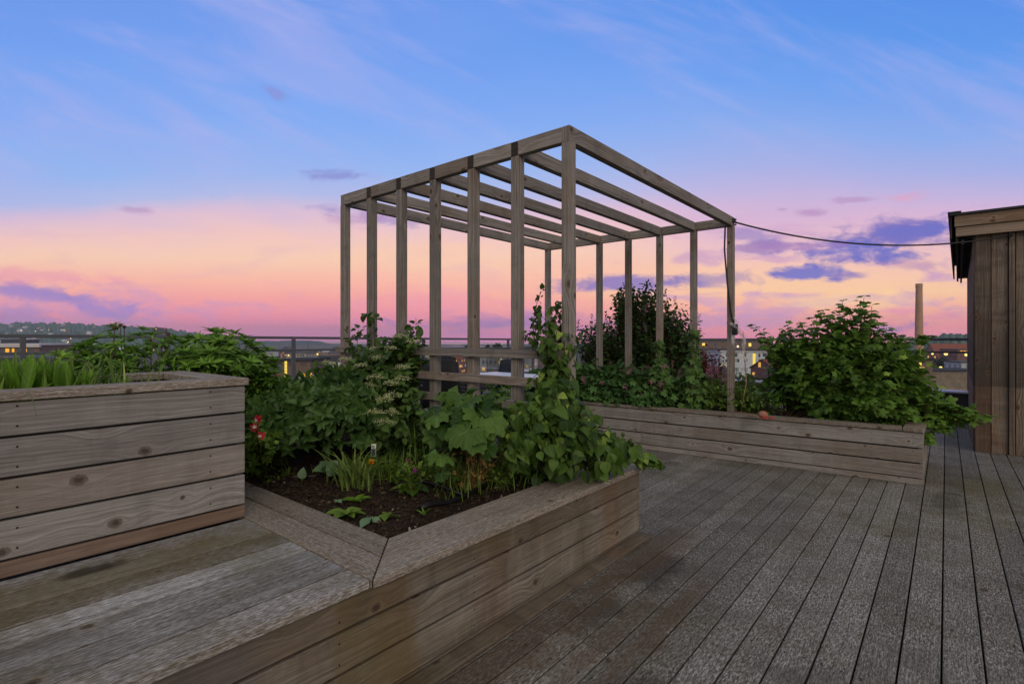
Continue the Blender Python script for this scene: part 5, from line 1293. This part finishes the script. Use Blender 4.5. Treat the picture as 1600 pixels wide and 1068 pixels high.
WHITE, CREAM, BROWN, GREY, REDW, STONE, DARK = (lin(206, 208, 214), lin(188, 178, 160), lin(120, 100, 90), lin(150, 150, 156), lin(138, 96, 88), lin(146, 134, 122), lin(70, 72, 80))
def house(x, ytop, d, wpx, dep, wall, roof, label, cat, group=None, yaw=None, pitched=True, lit=.15, name='house', base=None, eave=0.35, parts=False):
    """a house whose roof top is on sight line (x, ytop) at distance d"""
    q = P(x, ytop, d); W = wpx * d / FX; zt_ = q[2]; zb_ = GZ if base is None else base
    H = zt_ - zb_
    yaw = TH + random.uniform(-.25, .25) if yaw is None else yaw
    rh_ = min(H * .35, W * .28 if pitched else .4)
    def wallmb():
        m_ = MB(); m_.box((-W / 2, -dep / 2, 0), (W / 2, dep / 2, H - rh_)); 
        if pitched: m_.add([(-W / 2, -dep / 2, H - rh_), (W / 2, -dep / 2, H - rh_), (W / 2, dep / 2, H - rh_), (-W / 2, dep / 2, H - rh_), (-W / 2, 0, H - .05), (W / 2, 0, H - .05)], [(0, 4, 3), (1, 2, 5)])
        return m_
    def roofmb(m_, mi):
        if pitched:
            e = eave; dz = rh_ * e / (dep / 2); a = [(-W / 2 - e, -dep / 2 - e, H - rh_ - dz), (W / 2 + e, -dep / 2 - e, H - rh_ - dz), (W / 2 + e, 0, H), (-W / 2 - e, 0, H), (W / 2 + e, dep / 2 + e, H - rh_ - dz), (-W / 2 - e, dep / 2 + e, H - rh_ - dz)]
            b = [(p_[0], p_[1], p_[2] + .25) for p_ in a]
            m_.add(a + b, [(6, 7, 8, 9), (9, 8, 10, 11), (0, 3, 2, 1), (3, 5, 4, 2), (0, 1, 7, 6), (5, 11, 10, 4), (0, 6, 9, 3), (3, 9, 11, 5), (1, 2, 8, 7), (2, 4, 10, 8)], None, .5, mi)
        else:
            m_.box((-W / 2 - .3, -dep / 2 - .3, H - rh_ + .003), (W / 2 + .3, dep / 2 + .3, H), mi)
        return m_
    fm = M['stone'] if lit < 0 else facade(wall, lit)
    if parts:
        r_ = bpy.data.objects.new(name, None); COL.objects.link(r_)
        r_.location = (q[0], q[1], zb_); r_.rotation_euler = (0, 0, yaw); r_['_o'] = [0.0, 0.0, 0.0]; r_['_rz'] = 0.0
        wallmb().build('wall', fm, r_); roofmb(MB(), 0).build('roof', roof, r_)
        o = r_
    else:
        m_ = wallmb(); roofmb(m_, 1)
        o = m_.build(name, [fm, roof]); o.location = (q[0], q[1], zb_); o.rotation_euler = (0, 0, yaw)
    tag(o, label, cat, group); o['_d'] = (float(W), float(dep), float(H))
    return o
def window(parent, cx, cz, w, h, mat, side=-1):
    """window on the near side of a house with parts; cz from its roof top downwards"""
    W, dep, H = parent['_d']
    m_ = MB(); m_.box((cx - w / 2, -dep / 2 - .06, H - cz - h / 2), (cx + w / 2, -dep / 2 - .012, H - cz + h / 2)); return m_.build('window', M[mat], parent)
px = lambda n, d: n * d / FX

# left: what shows between the railing bars
d = 150; h = house(40, 536.5, d, 96, 14, BROWN, M['roofpale'], 'long brown building with pale flat roof and warm lit windows behind the left railing', 'building', pitched=False, lit=0.0, yaw=TH + .1, parts=True)
for cx, w_, mt in ((-33, 5, 'winlit'), (-24, 6, 'windark'), (-16, 8, 'winlit2'), (-4, 6, 'windark'), (4, 5, 'winlit'), (12, 3, 'winlit'), (20, 5, 'windark'), (28, 5, 'winlit'), (36, 9, 'windark')):
    window(h, px(cx, d), px(10.5, d), px(w_, d), px(7 if mt != 'windark' else 6, d), mt)
m_ = MB(); W, dep, H = h['_d']; m_.box((-W / 2 - .5, -dep / 2 - .7, H - px(5, d)), (W / 2 + .5, -dep / 2 - .02, H - .05)); m_.build('roof_edge', M['roofpale'], h)
d = 175; h = house(118, 538.5, d, 28, 12, BROWN, M['roofdark'], 'brown box shaped building with one tall lit window right of the pale roofed building', 'building', pitched=False, lit=0.0, yaw=TH, parts=True)
window(h, px(-8, d), px(8, d), px(3.2, d), px(7, d), 'winlit')
d = 95; h = house(70, 556, d, 150, 12, STONE, M['roofgrey'], 'beige stone building with large dark windows just below the left railing', 'building', pitched=False, lit=0.0, yaw=TH + .05, parts=True)
for k_, (cx, w_) in enumerate(((-66, 8), (-50, 12), (-30, 12), (-8, 10), (8, 14), (28, 12), (42, 5), (52, 6), (66, 8))): window(h, px(cx, d), px(9, d), px(w_, d), px(9, d), 'windark'); 
for cx in (-58, -34, -12, 14, 36, 58): window(h, px(cx, d), px(27, d), px(9, d), px(10, d), 'windark')
d = 180; house(155, 541, d, 38, 12, REDW, M['roofdark'], 'dull red house partly behind the left shrub leaves', 'house', lit=.1)
d = 700; house(249, 512, d, 16, 12, DARK, M['roofdark'], 'dark block standing on the hill above the left shrub', 'building', pitched=False, lit=.08, base=-20)
d = 260; house(32, 530.5, d, 30, 10, DARK, M['roofdark'], 'dark flat roofed block above the pale roofed building', 'building', pitched=False, lit=.05)
# between shrub and pergola
d = 620
ch = bpy.data.objects.new('church', None); COL.objects.link(ch); q = P(481, HY, d); ch.location = (q[0], q[1], GZ); ch['_o'] = [0.0, 0.0, 0.0]; ch['_rz'] = 0.0; ch.rotation_euler = (0, 0, TH)
tag(ch, 'church with a slender pointed spire rising above the town roofs', 'church')
zt_ = 1.2 - (533 - HY) * d / FX - GZ; r_ = px(2.2, d)
m_ = MB(); m_.box((-r_, -r_, 0), (r_, r_, zt_ - px(12, d))); m_.build('tower', M['stone'], ch)
m_ = MB(); m_.tube([(0, 0, zt_ - px(12, d)), (0, 0, zt_)], [r_ * 1.2, .05], 8); m_.build('spire', M['copper'], ch)
m_ = MB(); m_.box((r_ + .02, -5, 0), (r_ + 24, 5, zt_ - px(17, d))); m_.build('nave', M['stone'], ch)
d = 330; h = house(472, 550.5, d, 34, 12, CREAM, M['roofgrey'], 'cream building with a row of dark windows below the church spire', 'building', pitched=False, lit=0, parts=True)
for cx in (-12, -7, -2, 3, 8, 13): window(h, px(cx, d), px(4, d), px(2.2, d), px(3.4, d), 'windark')
d = 105; h = house(478, 559, d, 44, 10, BROWN, M['roofdark'], 'brown building with a tall glowing yellow stairwell window beside the railing post', 'building', pitched=False, lit=0.05, yaw=TH, parts=True)
for k_ in range(8): window(h, px(-14.5, d), px(5.5 + k_ * 5, d), px(3.6, d), px(4.6, d), 'winlit2')
d = 90; h = house(505, 588, d, 60, 9, STONE, M['roofpale'], 'low terrace roof with orange lights right of the glowing stairwell', 'building', pitched=False, lit=0, yaw=TH, parts=True)
for k_ in range(9):
    m_ = MB(); c_ = np.array([px(-24 + k_ * 5 + RNG.uniform(-1, 1), d), -3 + RNG.uniform(-1, 1), h['_d'][2] + .02]); hh = RNG.uniform(.5, 1.1)
    m_.box(c_ - [.1, .1, 0], c_ + [.1, .1, hh * .6]); m_.tube([c_ + [0, 0, hh * .6], c_ + [0, 0, hh * .6 + .15], c_ + [0, 0, hh * .6 + .3]], [.1, .22, .05], 6); m_.build('lantern', M['winlit'], h)
# through the pergola
d = 210; h = house(680, 552, d, 46, 12, CREAM, M['roofpale'], 'pale building with lit windows seen low between the left pergola posts', 'building', pitched=False, lit=.35, yaw=TH, parts=True)
for cx, mt in ((-18, 'winlit2'), (-10, 'windark'), (-2, 'winlit'), (6, 'winlit'), (14, 'winlit2')): window(h, px(cx, d), px(7, d), px(4, d), px(4, d), mt)
d = 170; h = house(657, 558, d, 10, 6, STONE, M['roofgrey'], 'narrow building with one bright window just right of the climbing plant', 'building', pitched=False, lit=0, yaw=TH, parts=True); window(h, 0, px(8, d), px(4, d), px(10, d), 'winlit2')
d = 240; h = house(772, 556, d, 44, 12, GREY, M['roofgrey'], 'grey building with a row of pale arched windows behind the table', 'building', pitched=False, lit=0.1, yaw=TH, parts=True)
for k_ in range(6): window(h, px(-16 + 6 * k_, d), px(9, d), px(2.6, d), px(5, d), 'winlit2' if k_ == 4 else 'windark')
d = 320; house(712, 553, d, 26, 12, REDW, M['roofred'], 'reddish house with glowing windows between the middle pergola posts', 'house', lit=.5)
d = 260; house(828, 540, d, 22, 10, WHITE, M['roofgrey'], 'white house beside the railing corner behind the vine', 'house', lit=.2)
# right of the pergola
d = 230; h = house(1135, 531, d, 122, 14, BROWN, M['roofgrey'], 'long dark roofed building with small yellow windows behind the rightmost post', 'building', pitched=False, lit=0, yaw=TH + .03, parts=True)
for cx, mt in ((-46, 'winlit2'), (-6, 'winlit'), (25, 'winlit2'), (10, 'windark'), (44, 'windark'), (-28, 'windark')): window(h, px(cx, d), px(7, d), px(4, d), px(5, d), mt)
d = 185; h = house(1160, 547, d, 90, 12, WHITE, M['roofpale'], 'white house front with many dark windows and one tall yellow one', 'house', pitched=False, lit=0, yaw=TH, parts=True)
for cx, w_, mt, h_ in ((-34, 5, 'windark', 5), (-22, 5, 'windark', 5), (-8, 4, 'windark', 5), (6, 4.2, 'winlit2', 18), (14, 3, 'windark', 6), (22, 6, 'windark', 5), (32, 4, 'windark', 5)): window(h, px(cx, d), px(4 + h_ / 2, d), px(w_, d), px(h_, d), mt)
for cx in (-36, -28, -18, 14, 20, 26, 32, 38): window(h, px(cx, d), px(15, d), px(3, d), px(4, d), 'windark')
d = 150; house(1215, 562, d, 50, 12, REDW, M['roofred'], 'red roofed house low behind the left side of the currant bush', 'house', lit=.2)
d = 120; house(1105, 575, d, 60, 10, BROWN, M['roofdark'], 'dark brown house low behind the red maple', 'house', lit=.1)
d = 120; h = house(1405, 558, d, 50, 10, BROWN, M['roofdark'], 'dark building with bright yellow windows glowing through the currant bush', 'building', pitched=False, lit=0, yaw=TH, parts=True)
for cx, cz, w_, h_ in ((-2, 8, 5, 4), (4, 9, 8, 5), (8, 20, 9, 13), (-2, 22, 6, 6), (0, 32, 7, 5), (10, 34, 4, 4)): window(h, px(cx, d), px(cz, d), px(w_, d), px(h_, d), 'winlit2')
# far right
d = 250; q = P(1436, HY, d); zt_ = 1.2 + 84 * d / FX
m_ = MB(); m_.tube([(0, 0, GZ), (0, 0, -11), (0, 0, zt_ - 1.6), (0, 0, zt_ - 1.5), (0, 0, zt_)], [2.2, 1.85, 1.32, 1.45, 1.4], 20)
o = m_.build('factory_chimney', M['brick']); o.location = (q[0], q[1], 0); tag(o, 'tall tapered brick factory chimney standing left of the shed', 'chimney')
d = 380; house(1490, 537, d, 74, 14, REDW, M['roofred'], 'long red building below the wooded hill beside the shed', 'building', lit=.12, yaw=TH)
d = 300; h = house(1500, 545, d, 36, 12, REDW, M['roofdark'], 'low dark building with a line of lit shop windows beside the shed', 'building', pitched=False, lit=0, yaw=TH, parts=True)
for k_ in range(6): window(h, px(-12 + 5 * k_, d), px(3.2, d), px(3.6, d), px(2.4, d), 'winlit')
d = 200; house(1505, 564, d, 30, 10, WHITE, M['roofgrey'], 'low white building just left of the shed corner', 'building', pitched=False, lit=0.05)
d = 160; house(1475, 576, d, 90, 12, STONE, M['roofdark'], 'wide plain stone block standing in for the rough slope by the shed', 'building', pitched=False, lit=-1, yaw=TH)  # windowless block put in place of the rough brown slope
d = 430; house(1462, 540, d, 20, 10, GREY, M['roofpale'], 'grey house with pale roof right of the brick chimney', 'house', lit=.1)

# the rest of the town, by sector and kind
SECT = [(-60, 190, 'behind the left railing'), (425, 560, 'left of the pergola'), (630, 870, 'through the pergola slats'), (1080, 1260, 'between the lilac and the currant bush'), (1430, 1515, 'between the chimney and the shed')]
KINDS = [('white', WHITE, 'roofgrey', 'grey roofed'), ('cream', CREAM, 'roofred', 'red roofed'), ('brown', BROWN, 'roofdark', 'dark roofed'), ('grey', GREY, 'roofpale', 'pale roofed'), ('red', REDW, 'roofdark', 'dark roofed')]
for (x0, x1, ph), n in zip(SECT, (34, 30, 44, 32, 18)):
    for i in range(n):
        t_ = (i + .5) / n; d = 1250 * (170 / 1250) ** (t_ ** .8)
        col, wc_, rf, rl = KINDS[RNG.integers(5)]
        x = RNG.uniform(x0, x1); Hh = RNG.uniform(7, 14)
        yt = HY + (1.2 - GZ - Hh) * FX / d
        house(x, yt, d, RNG.uniform(9, 20) / d * FX, RNG.uniform(8, 11), wc_, M[rf], f'{col} {rl} house among the distant town houses {ph}', 'house', f'{col} {rl} houses {ph}', lit=.1)
for i in range(46):                                # houses on the left hillside
    x = RNG.uniform(-60, 200); t_ = RNG.uniform(.12, .62); d = 1150 + 1050 * t_
    if x > 110 and RNG.random() < .6: continue
    b = lh(x, t_, d); q = P(x, HY, d); yt = HY - (b + 8 - 1.2) * FX / d
    col, wc_, rf, rl = KINDS[RNG.integers(2) * 3]
    house(x, yt, d, RNG.uniform(10, 15) / d * FX, 9, wc_, M[rf], f'{col} house scattered on the wooded hillside at far left', 'house', f'{col} houses on the left hillside', lit=.12, base=b - 2)
def lamp(x, y, d, label, group, r=.35, mat='lamp', hgt=6.0):
    q = P(x, y, d); o = bpy.data.objects.new('street_lamp', None); COL.objects.link(o); o.location = (q[0], q[1], q[2] - hgt); o['_o'] = [0.0, 0.0, 0.0]; o['_rz'] = 0.0; tag(o, label, 'street lamp', group)
    m_ = MB(); m_.tube([(0, 0, 0), (0, 0, hgt - r)], [.09, .05], 6); m_.build('pole', M['metal'], o)
    th = np.linspace(-pi / 2, pi / 2, 6); m_ = MB(); m_.tube(np.stack([0 * th, 0 * th, hgt + r * np.sin(th)], 1), r * np.cos(th) + .01, 8, cap=False); m_.build('lamp', M[mat], o, smooth=True)
for (x, y, d, r, l) in ((1128, 570, 110, .26, 'bright street lamp low beside the rightmost pergola post'), (1127, 586, 100, .24, 'second bright street lamp lower beside the rightmost pergola post'),
                        (1153, 541, 200, .42, 'white lamp between the rightmost post and the currant bush'), (1184, 564, 180, .25, 'small lamp in front of the white house'),
                        (1457, 552.5, 240, .45, 'street lamp just right of the brick chimney'), (1478, 552.5, 240, .75, 'brightest street lamp between the chimney and the shed'), (1510, 554, 240, .7, 'street lamp touching the shed corner'),
                        (1470, 574, 170, .42, 'lamp low above the far parapet near the shed'), (1462, 576, 170, .25, 'smaller lamp left of another low above the far parapet'), (451, 555, 200, .3, 'lamp left of the railing post near the church'), (496, 553, 260, .45, 'lamp on a roof right of the church spire'),
                        (783, 561, 200, .32, 'lamp in front of the grey building behind the table')):
    lamp(x, y, d, l, None, r, 'lampwhite' if 'white' in l else 'lamp')
for i in range(16):
    x = RNG.uniform(-40, 150); t_ = RNG.uniform(.15, .6); d = 1150 + 1050 * t_; b = lh(x, t_, d); y = HY - (b + 6 - 1.2) * FX / d
    lamp(x, y, d, 'tiny street light on the wooded hillside at far left', 'street lights on the left hillside', RNG.uniform(.7, 1.5))
for i in range(14):
    x = RNG.uniform(662, 730); d = RNG.uniform(330, 700); y = HY + (1.2 - GZ - 8) * FX / d
    lamp(x, y, d, 'tiny town street light seen through the left pergola slats', 'street lights through the pergola', RNG.uniform(.35, .7), hgt=8)
for i in range(12):
    x0, x1, ph = SECT[RNG.integers(5)]
    x = RNG.uniform(x0, x1); d = RNG.uniform(300, 1000); y = HY + (1.2 - GZ - 9) * FX / d
    lamp(x, y, d, f'tiny town street light {ph}', f'street lights {ph}', RNG.uniform(.35, .8), hgt=9)
def tree(x, ytop, d, wpx, label, group=None):
    q = P(x, ytop, d); R_ = px(wpx, d) / 2; zt_ = q[2]; H = zt_ - GZ
    o = bpy.data.objects.new('tree', None); COL.objects.link(o); o.location = (q[0], q[1], GZ); o['_o'] = [0.0, 0.0, 0.0]; o['_rz'] = 0.0; tag(o, label, 'tree', group)
    m_ = MB(); m_.tube([(0, 0, 0), (.2, 0, H * .5), (0, .1, H * .85)], [.5, .35, .1], 7); m_.build('trunk', M['bark'], o)
    n = 420; lobes = [(rdir(1)[0] * R_ * .45, RNG.uniform(.4, .7) * R_) for _ in range(8)]
    pos = []
    for k in range(n):
        c, r = lobes[RNG.integers(8)]; v = c + rdir(1)[0] * r * RNG.uniform(.6, 1.05); v[2] *= .9; pos.append(v + [0, 0, H - R_ * 1.0])
    m_ = MB(); m_.leaves(T_OV, pos, rdir(n), rdir(n) + Z_ * .5, RNG.uniform(.5, 1.0, n) * max(.5, R_ * .32), RNG.uniform(0, 1, n)); m_.build('crown', M['tree'], o)
for (x, y, d, w, l) in ((653, 536, 190, 14, 'dark tree crown behind the left pergola slats'), (732, 536, 200, 16, 'round dark tree crown just left of the middle slat post'), (761, 537, 210, 9, 'small narrow tree left of a broader one beyond the railing'), (778, 535, 210, 22, 'broad dark tree beyond the railing left of the vine'),
                        (1468, 556, 260, 26, 'bushy tree below the red building by the shed'), (140, 552, 120, 30, 'dark tree beside the beige stone building'), (520, 570, 110, 26, 'dark tree right of the glowing stairwell'), (1240, 560, 130, 40, 'dark tree low behind the currant bush'), (1180, 580, 100, 36, 'dark tree in front of the white house'), (1445, 590, 130, 30, 'dark tree low behind the right end of the currant bush')):
    tree(x, y, d, w, l)

# ------------------------------------------------------------------ evening haze
m_ = MB(); m_.box((-4500, -1800, GZ - 4.5), (3300, 3000, 90)); hz = m_.build('haze', M['film'], kind='stuff')
hm, t = newmat('evening_haze'); vol = t.n('ShaderNodeVolumePrincipled', {'Color': lin(214, 220, 232), 'Density': 0.0002, 'Anisotropy': 0.2})
o_ = t.n('ShaderNodeOutputMaterial'); t.t.links.new(vol.outputs[0], o_.inputs['Volume'])
hz.data.materials.clear(); hz.data.materials.append(hm); hz['label'] = 'thin bluish evening haze over the town and hills'
# ------------------------------------------------------------------ sky
w = bpy.data.worlds.new('World'); SC.world = w; w.use_nodes = True
t = NT(w.node_tree)
dr = t.n('ShaderNodeTexCoord').outputs['Generated']
f = t.vm('DOT_PRODUCT', dr, tuple(FW)); r_ = t.vm('DOT_PRODUCT', dr, tuple(RT)); z = t.xyz(dr)[2]
q = t.m('MAXIMUM', t.m('ABSOLUTE', f), 0.25)
g = t.m('DIVIDE', z, q); u = t.m('DIVIDE', r_, q)
GY = lambda y: (527 - y) / 817
def stops(lst): 
    out = []
    for y, c in lst: out.append(((GY(y) + 0.1) / 1.1, lin(*c)))
    return sorted(out, key=lambda a: a[0])
left = stops([(-330, (66, 104, 190)), (-60, (104, 146, 228)), (80, (112, 156, 236)), (190, (128, 168, 240)), (270, (150, 180, 238)), (312, (178, 186, 230)), (338, (222, 190, 212)), (365, (244, 198, 194)), (400, (252, 206, 182)), (435, (252, 186, 166)), (465, (246, 164, 158)), (495, (238, 144, 162)), (527, (216, 132, 178)), (545, (206, 128, 176))])
right = stops([(-330, (60, 100, 190)), (-60, (84, 138, 228)), (60, (92, 148, 232)), (140, (110, 158, 236)), (210, (140, 170, 234)), (262, (166, 174, 228)), (305, (192, 178, 222)), (345, (218, 180, 212)), (385, (240, 194, 198)), (425, (252, 202, 174)), (455, (253, 204, 160)), (485, (250, 178, 154)), (510, (242, 152, 156)), (530, (230, 140, 164))])
def wramp(st):
    nd = t.n('ShaderNodeValToRGB', {0: t.lr(g, -0.1, 1.0)}); cr = nd.color_ramp
    while len(cr.elements) < len(st): cr.elements.new(.5)
    for e, (p_, c_) in zip(cr.elements, st): e.position = max(0, min(1, p_)); e.color = c_
    return nd.outputs[0]
soft = t.noise(t.cmb(t.m('MULTIPLY', u, 1.6), t.m('MULTIPLY', g, 5.0)), 1, 4, .55, dims='2D')
g_keep = g; g = t.m('ADD', g, t.m('MULTIPLY', t.m('SUBTRACT', soft, .5), t.ss(g, .0, .2, 0.0, .07)))
sm = t.ss(t.m('ADD', u, t.m('MULTIPLY', t.m('SUBTRACT', soft, .5), .5)), -.15, .5)
col = t.mix(sm, wramp(left), wramp(right))
g = g_keep
# veils of lavender high haze
tilt = t.cmb(t.m('ADD', t.m('MULTIPLY', u, 1.2), t.m('MULTIPLY', g, .6)), t.m('ADD', t.m('MULTIPLY', g, 4.5), t.m('MULTIPLY', u, 1.6)))
v1 = t.noise(tilt, 1.3, 6, .58, dims='2D', dist=.4)
col = t.mix(t.m('MULTIPLY', t.m('MULTIPLY', t.ss(v1, .42, .76), t.ss(g, .12, .4)), .5), col, lin(172, 174, 232))
v2 = t.noise(tilt, 4.5, 6, .62, dims='2D', dist=.6)
col = t.mix(t.m('MULTIPLY', t.m('MULTIPLY', t.ss(v2, .4, .8), t.ss(v1, .35, .6)), t.m('MULTIPLY', t.ss(g, .15, .4), .16)), col, lin(206, 188, 226))
# streaks and clouds
nz = t.noise(t.cmb(t.m('MULTIPLY', u, 9.0), t.m('MULTIPLY', g, 26.0)), 1, 6, .6, dims='2D', dist=.3)
nz2 = t.noise(t.cmb(t.m('MULTIPLY', u, 26.0), t.m('MULTIPLY', g, 60.0)), 1, 4, .6, dims='2D')
nn_ = t.m('ADD', t.m('MULTIPLY', t.m('SUBTRACT', nz, .5), 2.6), t.m('MULTIPLY', t.m('SUBTRACT', nz2, .5), .8))
VIO = (122, 112, 190); MAU = (176, 130, 184); BLU = (100, 108, 200); PNK = (236, 150, 176); YEL = (255, 216, 160); LAV=(196, 150, 200)
gl = t.noise(t.cmb(t.m('MULTIPLY', u, 5.0), t.m('MULTIPLY', g, 22.0)), 1, 5, .6, dims='2D', dist=.4)
band = t.m('MULTIPLY', t.ss(g, .0, .04), t.ss(g, .26, .16))
col = t.mix(t.m('MULTIPLY', t.m('MULTIPLY', t.ss(gl, .52, .68), band), t.ss(u, -.1, .35, .12, .6)), col, lin(*LAV))
for (x, y, rx, ry, tl, c_, am) in (
    (100, 465, 150, 15, -.16, BLU, .85), (170, 487, 70, 14, -.1, BLU, .8), (30, 492, 80, 14, 0, VIO, .6), (120, 480, 260, 40, -.05, LAV, .5), (60, 430, 160, 16, 0, PNK, .5),
    (430, 146, 26, 10, -.3, (140, 138, 206), .6), (540, 275, 52, 11, 0, VIO, .5), (520, 328, 34, 9, 0, VIO, .55), (212, 327, 30, 7, -.1, MAU, .5), (610, 345, 60, 14, -.1, VIO, .5), (570, 340, 50, 16, 0, MAU, .4),
    (780, 505, 150, 17, 0, VIO, .6), (690, 470, 130, 20, 0, PNK, .4), (985, 440, 110, 15, .06, VIO, .85), (1100, 400, 60, 16, 0, LAV, .6), (1170, 370, 60, 14, 0, VIO, .55),
    (1410, 372, 165, 33, .10, VIO, .95), (1350, 390, 120, 17, 0, BLU, .8), (1450, 362, 90, 14, .08, BLU, .6), (1265, 428, 75, 13, .05, BLU, .9), (1325, 430, 40, 8, .05, VIO, .7), (1190, 385, 70, 12, 0, VIO, .6), (1130, 435, 90, 12, 0, VIO, .6), (1230, 460, 80, 8, 0, LAV, .7),
    (1225, 385, 120, 9, 0, MAU, .6), (1410, 310, 50, 10, 0, PNK, .5), (1345, 312, 40, 6, 0, MAU, .5), (1265, 332, 28, 8, 0, MAU, .6), (1220, 327, 14, 5, 0, MAU, .6), (1440, 415, 50, 10, 0, MAU, .5), (1475, 430, 50, 12, 0, LAV, .6), (1410, 512, 70, 9, .12, VIO, .6), (1160, 500, 120, 14, 0, LAV, .6), (1410, 485, 40, 6, 0, PNK, .8), (1330, 470, 120, 16, 0, YEL, .5), (1480, 495, 60, 10, 0, PNK, .6), (660, 400, 200, 30, 0, (254, 204, 172), .5)):
    dx = t.m('SUBTRACT', u, (x - 800) / 817); dy = t.m('SUBTRACT', g, GY(y))
    a_ = t.m('ADD', t.m('MULTIPLY', dx, cos(tl)), t.m('MULTIPLY', dy, sin(tl))); b_ = t.m('SUBTRACT', t.m('MULTIPLY', dy, cos(tl)), t.m('MULTIPLY', dx, sin(tl)))
    a_ = t.m('DIVIDE', a_, rx / 817); b_ = t.m('DIVIDE', b_, ry / 817)
    qq = t.m('ADD', t.m('SQRT', t.m('ADD', t.m('MULTIPLY', a_, a_), t.m('MULTIPLY', b_, b_))), nn_)
    front = t.m('GREATER_THAN', f, 0.0)
    col = t.mix(t.m('MULTIPLY', t.m('MULTIPLY', t.ss(qq, 1.15, .25), am), front), col, lin(*c_))
# sky overhead and behind the viewer: bright neutral fill added to light the foreground
lift = t.lr(t.ss(g, .16, .0), 0, 1, 1.06, 1.28)
col = t.mix(1.0, col, t.n('ShaderNodeCombineColor', {0: lift, 1: t.m('MULTIPLY', lift, t.ss(g, .2, .0, 1.02, .97)), 2: t.m('MULTIPLY', lift, t.ss(g, .2, .0, 1.0, .97))}).outputs[0], 'MULTIPLY')
fill_sky = t.mix(t.ss(nz, .35, .7), lin(198, 195, 190), lin(172, 171, 169))
col = t.mix(t.ss(z, .58, .8), col, fill_sky)
col = t.mix(t.ss(f, .02, -.3), col, t.mix(t.ss(z, .0, .4), lin(226, 212, 200), fill_sky))
bg = t.n('ShaderNodeBackground', {'Color': col, 'Strength': 1.0})
ns = t.n('ShaderNodeTexSky', sky_type='NISHITA', sun_disc=False, sun_elevation=radians(1.0), sun_rotation=radians(160))
bg2 = t.n('ShaderNodeBackground', {'Color': ns.outputs[0], 'Strength': 0.0})
ad = t.n('ShaderNodeAddShader'); t.set(ad, 0, bg.outputs[0]); t.set(ad, 1, bg2.outputs[0])
wo = t.n('ShaderNodeOutputWorld'); t.t.links.new(ad.outputs[0], wo.inputs[0])
sl = bpy.data.lights.new('fill_sun', 'SUN'); sl.energy = 0.95; sl.angle = radians(28); sl.color = (1.0, .85, .70)  # added warm fill from behind right; the real sun is below the horizon
so = bpy.data.objects.new('fill_sun', sl); COL.objects.link(so)
from mathutils import Vector
so.rotation_euler = Vector((-0.75, .55, -.42)).to_track_quat('-Z', 'Y').to_euler()

# ------------------------------------------------------------------ camera and render settings
cd = bpy.data.cameras.new('camera'); cam = bpy.data.objects.new('camera', cd); COL.objects.link(cam)
cam.location = EYE.tolist(); cam.rotation_euler = (pi / 2, 0, TH)
cd.sensor_width = 36.0; cd.lens = FX / 1600 * 36.0; cd.shift_y = -7 / 1600; cd.clip_end = 12000; cd.clip_start = 0.05
SC.camera = cam
SC.view_settings.view_transform = 'Standard'; SC.view_settings.look = 'None'; SC.view_settings.exposure = 0.0; SC.view_settings.gamma = 1.0
SC.cycles.use_denoising = True
SC.cycles.max_bounces = 6; SC.cycles.diffuse_bounces = 3; SC.cycles.transparent_max_bounces = 12
for o in bpy.data.objects:
    for k in ('_o', '_rz', '_d'):
        if k in o: del o[k]
